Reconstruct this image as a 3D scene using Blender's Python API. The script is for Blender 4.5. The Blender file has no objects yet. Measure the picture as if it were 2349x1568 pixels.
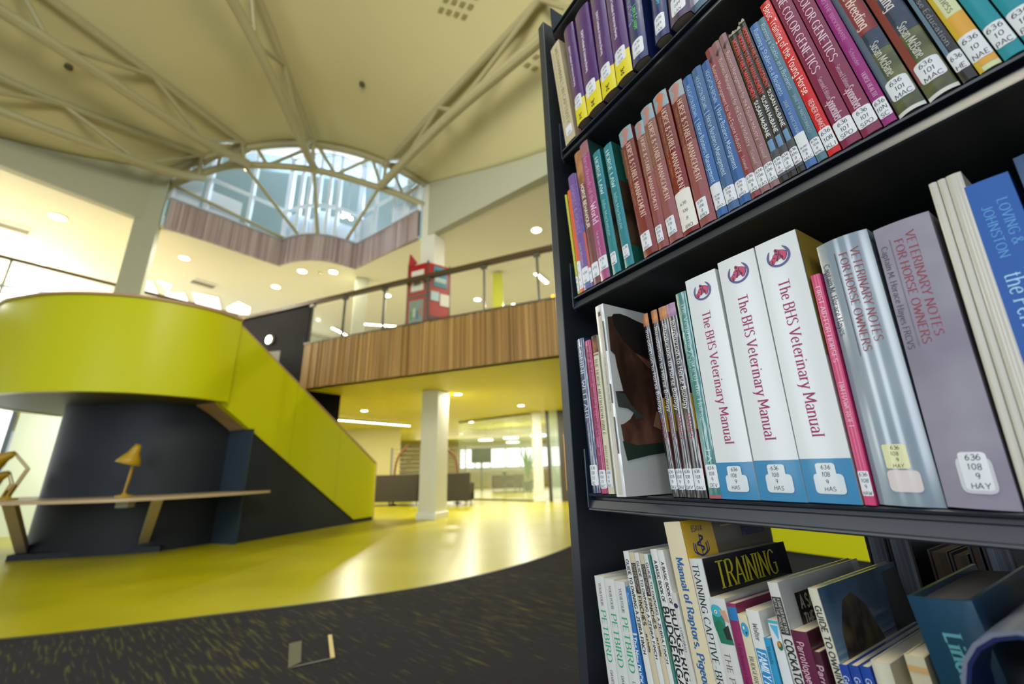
import bpy, bmesh, math, random
from mathutils import Vector, Matrix
random.seed(7)
S=bpy.context.scene; COL=S.collection
R=math.radians
# ---------------------------------------------------------------- camera
H=0.9
cam=bpy.data.cameras.new('camera'); co=bpy.data.objects.new('camera',cam); COL.objects.link(co)
cam.sensor_width=36; cam.sensor_fit='HORIZONTAL'; cam.lens=950*36/2349
th=R(17.2); ro=R(1.66)
fw=Vector((0,math.cos(th),math.sin(th))); rt=Vector((1,0,0)); up=Vector((0,-math.sin(th),math.cos(th)))
xr=rt*math.cos(ro)-up*math.sin(ro); yu=rt*math.sin(ro)+up*math.cos(ro)
m=Matrix((xr,yu,-fw)).transposed().to_4x4(); m.translation=Vector((0,0,H)); co.matrix_world=m
cam.clip_start=0.02; cam.clip_end=200
cam.dof.use_dof=True; cam.dof.focus_distance=0.46; cam.dof.aperture_fstop=4.2
S.camera=co
# ---------------------------------------------------------------- world, daylight, fill lights, exposure
w=bpy.data.worlds.new('world'); S.world=w; w.use_nodes=True
nt=w.node_tree; bg=nt.nodes['Background']; bg.inputs[0].default_value=(.80,.90,1.0,1); bg.inputs[1].default_value=.62
S.view_settings.view_transform='Standard'; S.view_settings.look='None'; S.view_settings.exposure=0.0; S.view_settings.gamma=1
def area(name,loc,target,size,power,col=(1,1,1),sy=None):
    l=bpy.data.lights.new(name,'AREA'); l.energy=power; l.color=col; l.size=size
    if sy: l.shape='RECTANGLE'; l.size_y=sy
    o=bpy.data.objects.new(name,l); COL.objects.link(o); o.location=loc
    o.rotation_euler=(Vector(target)-Vector(loc)).to_track_quat('-Z','Y').to_euler(); return o
area('daylight_left_windows',(-13,8,4.6),(-5,8,4.4),6,430,(1,.98,.93),1.8)
area('daylight_bay',(-4.9,10.6,8.6),(-3.5,5,6.0),4,330,(.55,.76,1),1.0)
area('studio_fill',(-6,15.5,9.1),(-5,10,7),4,380,(.7,.85,1),1.5)  # unseen fill light, added to lighten the room behind the bay
area('daylight_ground_windows',(-14,6,1.6),(-4,5,.6),5,150,(.95,1,.95),1.6)
area('understair_fill',(-7.3,7.7,2.4),(-8.3,9.2,1.0),.6,70,(.97,1,.93))  # hidden fill added behind the core to brighten the pale wall
area('daylight_back_windows',(-1.5,23.5,1.5),(-1.5,12,1.5),8,90,(1,.97,.9),2)
area('lobby_fill',(-.5,-.2,5.4),(-3,7,1.2),2.2,290,(1,.93,.74))  # out-of-view fill added to lift the stair flight and floor
for wx,wy in ((-6.5,-.6),(-5.6,-3.4),(-3.2,-5.8),(-.6,-6.6)): area('tall_window_daylight',(wx,wy,2.3),(0,3,1.6),1.1,75,(.86,.93,1),3.4)
# ---------------------------------------------------------------- helpers
def lin(c):
    if isinstance(c,str): c=[int(c[i:i+2],16)/255 for i in (0,2,4)]
    return tuple((x/12.92 if x<=.04045 else ((x+.055)/1.055)**2.4) for x in c)
MC={}
def mat(c,rough=.5,metal=0,emit=0,coat=0,alpha=1,trans=0,name=None,spec=.5):
    k=(c,rough,metal,emit,coat,alpha,trans,spec)
    if k in MC: return MC[k]
    m=bpy.data.materials.new(name or 'paint_'+str(c)); m.use_nodes=True; b=m.node_tree.nodes['Principled BSDF']
    l=lin(c)+(1,); b.inputs['Base Color'].default_value=l; b.inputs['Roughness'].default_value=rough; b.inputs['Metallic'].default_value=metal
    b.inputs['Specular IOR Level'].default_value=spec
    if emit: b.inputs['Emission Color'].default_value=l; b.inputs['Emission Strength'].default_value=emit
    if coat: b.inputs['Coat Weight'].default_value=coat; b.inputs['Coat Roughness'].default_value=.12
    if coat>=.6:   # loose plastic library jacket: wavy clear film
        n=m.node_tree.nodes; L=m.node_tree.links
        tc=n.new('ShaderNodeTexCoord'); mp=n.new('ShaderNodeMapping'); mp.inputs['Scale'].default_value=(1,1,.22); no=n.new('ShaderNodeTexNoise'); no.inputs['Scale'].default_value=55; no.inputs['Detail'].default_value=3
        bp=n.new('ShaderNodeBump'); bp.inputs['Strength'].default_value=.9; bp.inputs['Distance'].default_value=.0022
        L.new(tc.outputs['Object'],mp.inputs[0]); L.new(mp.outputs[0],no.inputs[0]); L.new(no.outputs[0],bp.inputs['Height']); L.new(bp.outputs[0],b.inputs['Coat Normal'])
        b.inputs['Coat Weight'].default_value=1; b.inputs['Coat Roughness'].default_value=.1; b.inputs['Coat IOR'].default_value=1.6
    if alpha<1: b.inputs['Alpha'].default_value=alpha
    if trans: b.inputs['Transmission Weight'].default_value=trans
    MC[k]=m; return m
def nmat(name,c1,c2,scale=(1,1,1),noise=4,detail=4,rough=.5,lo=.35,hi=.65,coat=0,bump=0,tex='noise',coord='Object',c3=None):
    k=('n',name)
    if k in MC: return MC[k]
    m=bpy.data.materials.new(name); m.use_nodes=True; n=m.node_tree.nodes; L=m.node_tree.links; b=n['Principled BSDF']
    tc=n.new('ShaderNodeTexCoord'); mp=n.new('ShaderNodeMapping'); mp.inputs['Scale'].default_value=scale
    L.new(tc.outputs[coord],mp.inputs[0])
    tx=n.new('ShaderNodeTexNoise'); tx.inputs['Scale'].default_value=noise; tx.inputs['Detail'].default_value=detail
    L.new(mp.outputs[0],tx.inputs[0])
    cr=n.new('ShaderNodeValToRGB'); cr.color_ramp.elements[0].position=lo; cr.color_ramp.elements[1].position=hi
    cr.color_ramp.elements[0].color=lin(c1)+(1,); cr.color_ramp.elements[1].color=lin(c2)+(1,)
    if c3: e=cr.color_ramp.elements.new((lo+hi)/2); e.color=lin(c3)+(1,)
    L.new(tx.outputs[0],cr.inputs[0]); L.new(cr.outputs[0],b.inputs['Base Color']); b.inputs['Roughness'].default_value=rough
    if coat: b.inputs['Coat Weight'].default_value=coat; b.inputs['Coat Roughness'].default_value=.15
    if bump:
        bp=n.new('ShaderNodeBump'); bp.inputs['Strength'].default_value=bump; bp.inputs['Distance'].default_value=.01
        L.new(tx.outputs[0],bp.inputs['Height']); L.new(bp.outputs[0],b.inputs['Normal'])
    MC[k]=m; return m
V=Vector
WORLD={}
class MB:
    def __init__(s): s.v=[]; s.f=[]
    def add(s,vs,fs):
        n=len(s.v); s.v+=[tuple(v) for v in vs]; s.f+=[tuple(n+i for i in f) for f in fs]; return s
    def box(s,x0,x1,y0,y1,z0,z1):
        return s.add([(x,y,z) for x in (x0,x1) for y in (y0,y1) for z in (z0,z1)],[(0,1,3,2),(4,6,7,5),(0,4,5,1),(2,3,7,6),(0,2,6,4),(1,5,7,3)])
    def slab(s,a,b,w,z0,z1):  # box along a plan line a->b, width w centred
        a=V(a[:2]);b=V(b[:2]);d=(b-a).normalized();n=V((-d.y,d.x))*w/2
        p=[a+n,b+n,b-n,a-n]; return s.prism([(q.x,q.y) for q in p],z0,z1)
    def prism(s,P,z0,z1):
        n=len(P); z0=z0 if hasattr(z0,'__len__') else [z0]*n; z1=z1 if hasattr(z1,'__len__') else [z1]*n
        return s.add([(p[0],p[1],z0[i]) for i,p in enumerate(P)]+[(p[0],p[1],z1[i]) for i,p in enumerate(P)],
            [tuple(range(n))[::-1],tuple(range(n,2*n))]+[(i,(i+1)%n,n+(i+1)%n,n+i) for i in range(n)])
    def extr(s,P,d):  # 3D polygon extruded by vector
        n=len(P); d=V(d); P=[V(p) for p in P]
        return s.add(P+[p+d for p in P],[tuple(range(n)),tuple(range(n,2*n))[::-1]]+[(i,n+i,n+(i+1)%n,(i+1)%n) for i in range(n)])
    def tube(s,pts,r,k=8,cap=True):
        pts=[V(p) for p in pts]; rings=[]; n=len(s.v); u=None
        rr=r if hasattr(r,'__len__') else [r]*len(pts)
        for i,p in enumerate(pts):
            t=(pts[min(i+1,len(pts)-1)]-pts[max(i-1,0)]).normalized()
            if u is None: u=t.orthogonal().normalized()
            u=(u-t*u.dot(t)).normalized(); w_=t.cross(u)
            for j in range(k):
                a=2*math.pi*j/k; s.v.append(tuple(p+(u*math.cos(a)+w_*math.sin(a))*rr[i]))
        for i in range(len(pts)-1):
            for j in range(k):
                s.f.append((n+i*k+j,n+i*k+(j+1)%k,n+(i+1)*k+(j+1)%k,n+(i+1)*k+j))
        if cap: s.f.append(tuple(n+j for j in range(k))[::-1]); s.f.append(tuple(n+(len(pts)-1)*k+j for j in range(k)))
        return s
    def bar(s,a,b,w,h):  # rectangular bar between 3D points
        a=V(a);b=V(b);t=(b-a).normalized();sd=t.cross(V((0,0,1))); sd=sd.normalized() if sd.length>.01 else V((1,0,0)); u=sd.cross(t)
        P=[a+sd*w/2*i+u*h/2*j for i,j in ((1,1),(-1,1),(-1,-1),(1,-1))]; return s.extr(P,b-a)
    def lathe(s,prof,k=24,c=(0,0,0)):
        n=len(s.v)
        for r,z in prof:
            for j in range(k): a=2*math.pi*j/k; s.v.append((c[0]+r*math.cos(a),c[1]+r*math.sin(a),c[2]+z))
        for i in range(len(prof)-1):
            for j in range(k): s.f.append((n+i*k+j,n+i*k+(j+1)%k,n+(i+1)*k+(j+1)%k,n+(i+1)*k+j))
        s.f.append(tuple(n+j for j in range(k))[::-1]); s.f.append(tuple(n+(len(prof)-1)*k+j for j in range(k)))
        return s
    def grid(s,fn,nu,nv):
        n=len(s.v)
        for j in range(nv+1):
            for i in range(nu+1): s.v.append(tuple(fn(i/nu,j/nv)))
        for j in range(nv):
            for i in range(nu): a=n+j*(nu+1)+i; s.f.append((a,a+1,a+nu+2,a+nu+1))
        return s
    def sphere(s,c,r,k=12,sc=(1,1,1)):
        return s.grid(lambda a,b:(c[0]+r*sc[0]*math.sin(math.pi*b)*math.cos(2*math.pi*a),c[1]+r*sc[1]*math.sin(math.pi*b)*math.sin(2*math.pi*a),c[2]+r*sc[2]*math.cos(math.pi*b)),k,k//2)
    def build(s,name,m,parent=None,smooth=False,bevel=0,solid=0):
        me=bpy.data.meshes.new(name); 
        off=V((0,0,0))
        if parent is not None and parent.name in WORLD: off=WORLD[parent.name]
        elif parent is None and s.v:
            xs=[v[0] for v in s.v]; ys=[v[1] for v in s.v]; zs=[v[2] for v in s.v]
            off=V(((min(xs)+max(xs))/2,(min(ys)+max(ys))/2,min(zs)))
        me.from_pydata([tuple(V(v)-off) for v in s.v],[],s.f); me.update()
        bm=bmesh.new(); bm.from_mesh(me); bmesh.ops.recalc_face_normals(bm,faces=bm.faces)
        bm.to_mesh(me); bm.free()
        if smooth:
            me.polygons.foreach_set('use_smooth',[True]*len(me.polygons))
            try: me.set_sharp_from_angle(angle=R(35))
            except Exception: pass
        o=bpy.data.objects.new(name,me); COL.objects.link(o)
        if m: me.materials.append(m)
        if parent is not None:
            o.parent=parent
            if parent.name in WORLD: WORLD[o.name]=off
        else: o.location=off
        if solid: md=o.modifiers.new('thick','SOLIDIFY'); md.thickness=solid; md.offset=0
        if bevel: md=o.modifiers.new('edge','BEVEL'); md.width=bevel; md.segments=2; md.limit_method='ANGLE'
        return o
def tag(o,label,cat,group=None):
    o['label']=label; o['category']=cat
    if group: o['group']=group
    return o
def st(o): o['kind']='structure'; return o
def thing(name,loc,label,cat,group=None,world=True):
    o=bpy.data.objects.new(name,None); COL.objects.link(o); o.location=loc; o.empty_display_size=.1
    if world: WORLD[o.name]=V(loc)
    return tag(o,label,cat,group)
def cr_(P,n=6,closed=False):
    P=[V(p) for p in P]; out=[]; N=len(P)
    for i in range(N if closed else N-1):
        g=(lambda j:P[j%N]) if closed else (lambda j:P[max(0,min(N-1,j))])
        a,b,c,d=g(i-1),g(i),g(i+1),g(i+2)
        for k in range(n):
            t=k/n; out.append(.5*(2*b+(c-a)*t+(2*a-5*b+4*c-d)*t*t+(-a+3*b-3*c+d)*t**3))
    if not closed: out.append(P[-1])
    return out
# materials
LIME=mat('b8b800',.38,coat=.0,spec=.22,name='lime_laminate'); SLATE=mat('1c2126',.5,name='slate_laminate',spec=.3)
WHITE=mat('dcdccc',.6,name='white_paint'); CREAM=mat('ccc594',.85,name='cream_plaster'); TRUSS=mat('a8a27a',.4,name='cream_steel')
WOODE=mat('a98460',.5,name='plywood_edge'); SHELF=mat('20272f',.36,name='charcoal_powder_coat',spec=.7); DARK=mat('0a0805',.6,spec=.08,name='dark_panel')
STEEL=mat('6d6c60',.35,metal=.7,name='steel'); GLASSF=mat('c9d8c0',.05,alpha=.05,name='clear_glass'); LAMP=mat('fff6df',.5,emit=14,name='lamp_glow')
RED=mat('a2060e',.45,name='red_board'); SOFA=mat('332d1e',.8,name='dark_fabric')
# ================================================================ SETTING
def arcline(P,n=8,closed=False): return [(p[0],p[1]) for p in cr_([V((x,y,0)) for x,y in P],n,closed)]
CAR=arcline([(-9,2.2),(-5.6,2.45),(-3.19,2.94),(-2.1,3.3),(-1.4,3.57),(-.7,3.95),(0,4.62),(.7,5.67),(1.6,7.6),(2.6,10.5),(4,16)],8)
limefloor=nmat('lime_vinyl','a19a00','aea600',noise=1.2,rough=.31,coat=.03)
st(MB().prism(CAR+[(16,16),(16,27),(-17,27),(-17,2.2)],-.1,0).build('floor',limefloor))
def carpet_mat():
    m=bpy.data.materials.new('flecked_carpet'); m.use_nodes=True; n=m.node_tree.nodes; L=m.node_tree.links; b=n['Principled BSDF']
    tc=n.new('ShaderNodeTexCoord'); mp=n.new('ShaderNodeMapping'); mp.vector_type='TEXTURE'; mp.inputs['Rotation'].default_value=(0,0,R(-43)); mp.inputs['Scale'].default_value=(1/2.2,1/24,1)
    L.new(tc.outputs['Object'],mp.inputs[0])
    t=n.new('ShaderNodeTexNoise'); t.inputs['Scale'].default_value=2.6; t.inputs['Detail'].default_value=5; L.new(mp.outputs[0],t.inputs[0])
    t2=n.new('ShaderNodeTexNoise'); t2.inputs['Scale'].default_value=.8; L.new(tc.outputs['Object'],t2.inputs[0])
    ad=n.new('ShaderNodeMath'); ad.operation='MULTIPLY_ADD'; ad.inputs[1].default_value=.35; L.new(t2.outputs[0],ad.inputs[0]); L.new(t.outputs[0],ad.inputs[2])
    cr=n.new('ShaderNodeValToRGB'); e=cr.color_ramp.elements; e[0].position=.74; e[1].position=.98; e[0].color=lin('272528')+(1,); e[1].color=lin('555722')+(1,)
    L.new(ad.outputs[0],cr.inputs[0]); L.new(cr.outputs[0],b.inputs['Base Color']); b.inputs['Roughness'].default_value=.95; b.inputs['Specular IOR Level'].default_value=.1
    return m
CA=carpet_mat()
st(MB().prism(CAR[::-1]+[(-17,2.2),(-17,-12),(16,-12),(16,16)][0:4],-.1,.0).build('floor_carpet',CA))
st(MB().prism([(p[0],p[1]) for p in CAR]+[(p[0]+.012,p[1]-.025) for p in CAR[::-1]],0,.004).build('trim_1',mat('4a4a30',.4,name='edge_strip')))
# first floor slab / lower ceiling
B0=V((-4.43,8.51)); BD=V((.926,-.377)); BN=V((.377,.926))
def bp(t,off=0): p=B0+BD*t+BN*off; return (p.x,p.y)
Z1,Z2,Z3=2.63,5.79,6.46
lowceil=mat('e0d63a',.5,name='lime_yellow_ceiling')  # one even lime yellow over the whole lower ceiling
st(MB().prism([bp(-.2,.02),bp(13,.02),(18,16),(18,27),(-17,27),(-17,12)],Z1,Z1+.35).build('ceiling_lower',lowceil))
# balcony slats
def wood_mat(name,a,b_,c):
    m=nmat(name,a,b_,scale=(1,1,.03),noise=9,detail=5,rough=.5,lo=.3,hi=.7,c3=c); return m
OAK=wood_mat('oak_slats','80602c','b48f4e','9c783c')
WAL=wood_mat('upper_slats','9a847e','c8b8b4','b09e9a')
bal=thing('balcony_fascia',(bp(3)[0],bp(3)[1],Z1),'long band of vertical golden timber slats along the edge of the first floor balcony','balcony front')
mb=MB()
t=0
while t<9:
    wd=random.choice((.025,.03,.04,.06)); dp=random.choice((.0,.006,.012,.02))
    a,b=bp(t,-.04-dp),bp(t+wd-.006,-.04-dp); c,d=bp(t+wd-.006,0),bp(t,0)
    mb.prism([a,b,c,d],Z1-.0,3.6); t+=wd
mb.build('slats',OAK,bal)
MB().prism([bp(-.05,0),bp(9,0),bp(9,.12),bp(-.05,.12)],Z1,3.58).build('backing',mat('3a2a16',.7,name='slat_backing'),bal)
MB().prism([bp(-.02,-.06),bp(9,-.06),bp(9,.14),bp(-.02,.14)],3.6,3.63).build('top_trim',STEEL,bal)
st(MB().prism([bp(-.2,.12),bp(13,.12),(18,16),(18,27),(-17,27),(-17,11)],3.3,3.58).build('floor_upper',mat('8d8a78',.6,name='upper_floor')))
# balustrade
rail=thing('glass_balustrade',(bp(3)[0],bp(3)[1],3.63),'glass balustrade with dark timber handrail on top of the slatted balcony front','balustrade')
DW=mat('4d3c1c',.4,name='dark_handrail')
MB().prism([bp(-2.35,-.04),bp(9,-.04),bp(9,.06),bp(-2.35,.06)],4.54,4.62).build('handrail',DW,rail)
px=[(.05),(.98),(2.02),(3.06),(4.27),(5.3),(6.4)]
for i,t in enumerate(px):
    a=bp(t,-.0); MB().box(a[0]-.02,a[0]+.02,a[1]-.02,a[1]+.02,3.6,4.55).build('post',mat('4c4c42',.4,metal=.5,name='dark_steel'),rail)
    MB().prism([bp(t-.06,-.03),bp(t+.06,-.03),bp(t+.06,.03),bp(t-.06,.03)],4.47,4.53).build('bracket',STEEL,rail)
for a,b in zip(px,px[1:]):
    MB().prism([bp(a+.03,0),bp(b-.03,0),bp(b-.03,.012),bp(a+.03,.012)],3.68,4.46).build('glass_pane',GLASSF,rail)
am=thing('amber_light',(bp(5.55)[0],bp(5.55)[1],3.63),'tiny glowing amber light on the balcony ledge beside the bookcase','light'); q_=bp(5.55,.0); MB().lathe([(.03,0),(.03,.04),(.015,.06)],12,(q_[0],q_[1],3.63)).build('lens',mat('ff9a10',.4,emit=4,name='amber_glow'),am)
# black wall between stair and balcony
dw=st(MB().prism([(-6.61,9.4),bp(-.02,0),bp(-.02,.1),(-6.57,9.5)],1.9,4.55).build('wall_dark',DARK))
st(MB().prism([(-6.61,9.36),(-6.55,9.5),bp(-2.2,.1),bp(-2.2,-.04)],4.5,4.58).build('trim_2',WOODE))
st(MB().prism([bp(-.35,-.0),bp(-.02,0),bp(.2,.9),bp(-.35,.9)],0.0,2.63).build('wall_stair_back',DARK))
# second-level soffit and slatted bay
LL=[(-9.6,3.2),(-8.13,5.44),(-7.26,6.98),(-7.0,7.28),(-6.39,7.99),(-5.6,9.02)]
bay=[(-5.6,9.02)]+arcline([(-5.6,9.02),(-5.2,8.84),(-4.72,8.78),(-4.28,8.92),(-3.85,9.29)],5)[1:]
RR=[(-3.85,9.29),(-2.82,8.55),(-1.9,7.99),(.86,6.12),(4.5,3.6)]
edge=LL[:-1]+bay+RR[1:]
creamC=mat('ebe6c6',.6,name='upper_ceiling_paint')
st(MB().prism(edge+[(14,3.4),(14,26),(-18,26),(-18,3.2)],Z2,Z2+.05).build('ceiling_upper',creamC))
bf=thing('bay_fascia',(-4.7,8.8,Z2),'band of brown vertical slats curving round the upper bay below the tall glazing','slatted band')
bl=[(-7.0,7.28)]+[(-6.39,7.99)]+bay+[(-2.82,8.55),(-1.97,7.93)]
mb=MB()
for a,b in zip(bl,bl[1:]):
    a=V(a);b=V(b);L_=(b-a).length;d=(b-a)/L_;n=V((d.y,-d.x)); t=0
    while t<L_-.01:
        wd=min(random.choice((.04,.05,.07)),L_-t); dp=random.choice((0,.008,.014))
        p=[a+d*t+n*(.03+dp),a+d*(t+wd-.006)+n*(.03+dp),a+d*(t+wd-.006),a+d*t]; mb.prism([(q.x,q.y) for q in p],Z2-.01,Z3); t+=wd
mb.build('slats',WAL,bf)
mb=MB()
for a,b in zip(bl,bl[1:]): mb.slab(a,b,.04,Z2+.052,Z3-.01)
mb.build('backing',mat('4a3a30',.7,name='bay_backing'),bf)
mb=MB()
for a,b in zip(bl,bl[1:]): mb.slab(a,b,.14,Z3,Z3+.03)
mb.build('sill',mat('b9c4cf',.4,name='pale_sill'),bf)
# glazing of the bay: mullions, transoms, panes
gz=thing('bay_glazing',(-4.7,8.8,Z3),'tall curved window wall of white frames and glass above the brown slatted band','window wall')
WF=mat('dfe9f2',.4,name='white_frame')
mul=[(-7.0,7.28),(-6.62,7.73),(-6.1,8.37),(-5.6,9.02),(-5.2,8.84),(-4.96,8.79),(-4.72,8.78),(-4.48,8.84),(-4.28,8.92),(-3.85,9.29),(-3.3,8.9),(-2.7,8.46),(-2.3,8.17),(-1.97,7.93)]
ZG=8.85
for i,p in enumerate(mul):
    k=.06 if i in (3,9) else .04
    MB().box(p[0]-k,p[0]+k,p[1]-k,p[1]+k,Z3,ZG).build('mullion',WF,gz)
for z in (7.28,ZG):
    mb=MB()
    for a,b in zip(mul,mul[1:]): mb.slab(a,b,.07,z,z+.07)
    mb.build('transom',WF,gz)
GL2=mat('b8d8f4',.03,alpha=.035,name='blue_glass')
for i,(a,b) in enumerate(zip(mul,mul[1:])):
    if i not in (2,10): a_=V(a)*1.015;b_=V(b)*1.015; MB().slab(a_,a_.lerp(b_,.8),.01,Z3+.03,7.25-.12*(i%3)).build('blind',mat('e6eef4',.8,name='white_blind'),gz)
for a,b in zip(mul,mul[1:]): MB().slab(a,b,.012,Z3+.02,ZG).build('pane',GL2,gz)
# room behind the glazing
st(MB().prism([(-9,7.2),(-5.6,9.2),(-3.8,9.5),(-.9,7.9),(2.5,12),(-4,18),(-12,13)],9.25,9.35).build('ceiling_studio',mat('9fb0b8',.8,name='studio_ceiling')))
st(MB().prism([(-12,13),(-4,18),(-4.1,18.2),(-12.1,13.2)],Z2+.3,9.3).build('wall_studio_back',mat('c9c9bd',.8,name='studio_wall')))
st(MB().prism([(-4,18),(2.5,12),(2.6,12.2),(-4,18.3)],Z2+.3,9.3).build('wall_studio_right',mat('aab4b4',.8,name='studio_wall2')))
st(MB().prism([(-10.4,9.6),(-12,13),(-12.2,13),(-10.6,9.6)],Z2+.3,9.3).build('wall_studio_left',mat('c9c9bd',.8,name='studio_wall')))
# bay soffit (pinkish) between arch and glazing
# ceiling vault
def interp(K,v):
    n=len(K)-1; t=max(0,v)*n; i=min(int(t),n-1); t-=i
    P=[V(K[max(0,min(n,j))]) for j in (i-1,i,i+1,i+2)]
    return .5*(2*P[1]+(P[2]-P[0])*t+(2*P[0]-5*P[1]+4*P[2]-P[3])*t*t+(-P[0]+3*P[1]-3*P[2]+P[3])*t**3)
LK=[(-7.13,7.08,6.98),(-8.18,5.36,6.22),(-9.4,3.3,5.95),(-11,1,5.9),(-12,-1.5,5.9)]
RK=[(-1.78,7.95,7.15),(.77,6.03,6.25),(3.5,4.0,5.95),(6.2,1.8,5.9),(9,-.5,5.9)]
SG=[1.0,1.9,2.6,3.1,3.3]
def ceilp(u,v):
    a=interp(LK,v);b=interp(RK,v);s=interp([(x,0,0) for x in SG],v).x
    p=a.lerp(b,u); p.z+=s*(1-(2*u-1)**2); return p
st(MB().grid(lambda u,v:ceilp(u,v),48,40).build('ceiling',CREAM,smooth=True,solid=.04))
arcpts=[ceilp(i/24,0) for i in range(25)]
mb=MB()
# canopy over the bay
top=[V((p.x,p.y,p.z)) for p in arcpts]
mlp=[V((a[0],a[1],ZG+.07)) for a in mul]
def ml(u):
    x=u*(len(mlp)-1); i=min(int(x),len(mlp)-2); return mlp[i].lerp(mlp[i+1],x-i)
st(MB().grid(lambda u,v:top[min(24,round(u*24))].lerp(ml(u),v),24,4).build('ceiling_bay',mat('e2c9bd',.8,name='pink_soffit'),solid=.03))
# fascia walls either side of bay
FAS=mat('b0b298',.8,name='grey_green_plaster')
def fascia(name,K,bot):
    pts=[interp(K,i/24) for i in range(25)]
    P=[(p.x,p.y) for p in pts]; mb=MB()
    for i in range(24):
        a,b=P[i],P[i+1]; d=(V(b)-V(a)).normalized(); n=V((d.y,-d.x))*.08
        q=[V(a)+n,V(b)+n,V(b)-n,V(a)-n]
        za,zb=pts[i].z,pts[i+1].z
        mb.prism([(x.x,x.y) for x in q],bot,[za,zb,zb,za])
    return st(mb.build(name,FAS))
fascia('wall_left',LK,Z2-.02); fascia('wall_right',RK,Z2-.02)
# columns
def column(name,x,y,s,z0,z1,rot,label,base=True,m=None):
    t=thing(name,(x,y,z0),label,'column')
    c,sn=math.cos(rot),math.sin(rot)
    sq=lambda h:[(x+c*a*h-sn*b*h,y+sn*a*h+c*b*h) for a,b in ((-1,-1),(1,-1),(1,1),(-1,1))]
    MB().prism(sq(s/2),z0+(.0 if not base else .12),z1).build('shaft',m or WHITE,t,bevel=.01)
    if base:
        MB().prism(sq(s/2+.03),z0,z0+.13).build('skirting',mat('e8e8dc',.4,name='white_gloss'),t,bevel=.008)
    return t
column('column',-1.74,9.18,.42,0,Z1,R(-25),'square white column standing alone on the lime floor under the balcony')
column('column',-1.66,7.99,.37,3.63,7.1,R(-28),'pale column rising behind the red display on the balcony',False)
column('column',.68,13.1,.27,0,Z1,R(8),'slimmer cream column beside the glass doors in the far lower room')
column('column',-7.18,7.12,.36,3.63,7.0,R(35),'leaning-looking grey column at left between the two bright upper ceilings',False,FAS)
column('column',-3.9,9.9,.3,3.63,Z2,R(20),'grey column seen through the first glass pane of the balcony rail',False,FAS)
# far walls lower room
st(MB().box(-17,16,26.5,26.7,0,Z1).build('wall_back',mat('d9d2b4',.8,name='back_wall')))
st(MB().box(-9,-4.6,16.9,17.1,0,Z1).build('wall_lounge',mat('e0d89a',.7,name='lounge_wall')))
# upper level far walls + windows
st(MB().box(-18,14,19,19.2,3.6,Z2).build('wall_upper_back',mat('d8d3ac',.8,name='upper_wall')))
st(MB().prism([(2.4,8.2),(2.6,8.2),(2.6,19),(2.4,19)],3.6,Z2).build('wall_upper_right',mat('c9c5a8',.8,name='upper_wall2')))
st(MB().prism([(-.45,9.59),(-.2,9.6),(-.2,9.8),(-.45,9.8)],3.6,Z2-.05).build('wall_upper_lime',LIME))
WIN=mat('f4fbff',.5,emit=1.6,name='bright_daylight')
def window(n,a,b,z0,z1,k,label=None):
    t=bpy.data.objects.new('window_%d'%n,None); COL.objects.link(t); t.location=(a[0],a[1],z0); WORLD[t.name]=V((a[0],a[1],z0)); st(t)
    A=V(a);B=V(b);d=(B-A).normalized()
    MB().slab(a,b,.02,z0,z1).build('daylight_pane',WIN,t)
    fr=mat('5a6468',.4,name='grey_window_frame')
    mb=MB()
    for i in range(k+1):
        p=A.lerp(B,i/k); mb.slab(p-d*.03,p+d*.03,.09,z0,z1)
    mb.slab(a,b,.09,z0-.05,z0);mb.slab(a,b,.09,z1,z1+.05); mb.build('frame',fr,t)
window(1,(-14.5,6.6),(-10.6,9.2),3.9,5.2,3)
window(2,(-10.2,9.9),(-6.8,14.8),4.5,5.4,5)
window(3,(-13,4.6),(-9.55,7.9),.2,2.3,3)
st(MB().prism([(-9.5,7.94),(-7.0,10.4),(-7.1,10.5),(-9.6,8.04)],0,2.75).build('wall_left_lower',mat('e6ecd6',.8,name='pale_green_wall')))
window(4,(-3.4,26.3),(5,26.3),1.1,2.2,9)
st(MB().prism([(-17,4.5),(-10.5,8.6),(-10.4,8.75),(-17,4.8)],Z1,3.6).build('wall_left_slab',CREAM))
st(MB().prism([(-17,3),(-9.6,3.2),(-8.2,5.5),(-7.4,6.9),(-6.49,9.15),(-9,12),(-17,12)],3.3,3.58).build('floor_landing',mat('b4a88a',.7,name='landing')))
hr=thing('upper_handrail',(-7.5,7.7,4.5),'thin dark handrail running below the bright ceiling behind the lime stair drum','handrail')
MB().prism([(-9.6,4.75),(-6.49,9.12),(-6.44,9.1),(-9.55,4.72)],4.55,4.6).build('rail',DW,hr)
for f in (.1,.35,.6,.85):
    x,y=-9.6+3.11*f,4.75+4.37*f
    MB().box(x-.012,x+.012,y-.012,y+.012,3.58,4.55).build('post',STEEL,hr)
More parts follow.
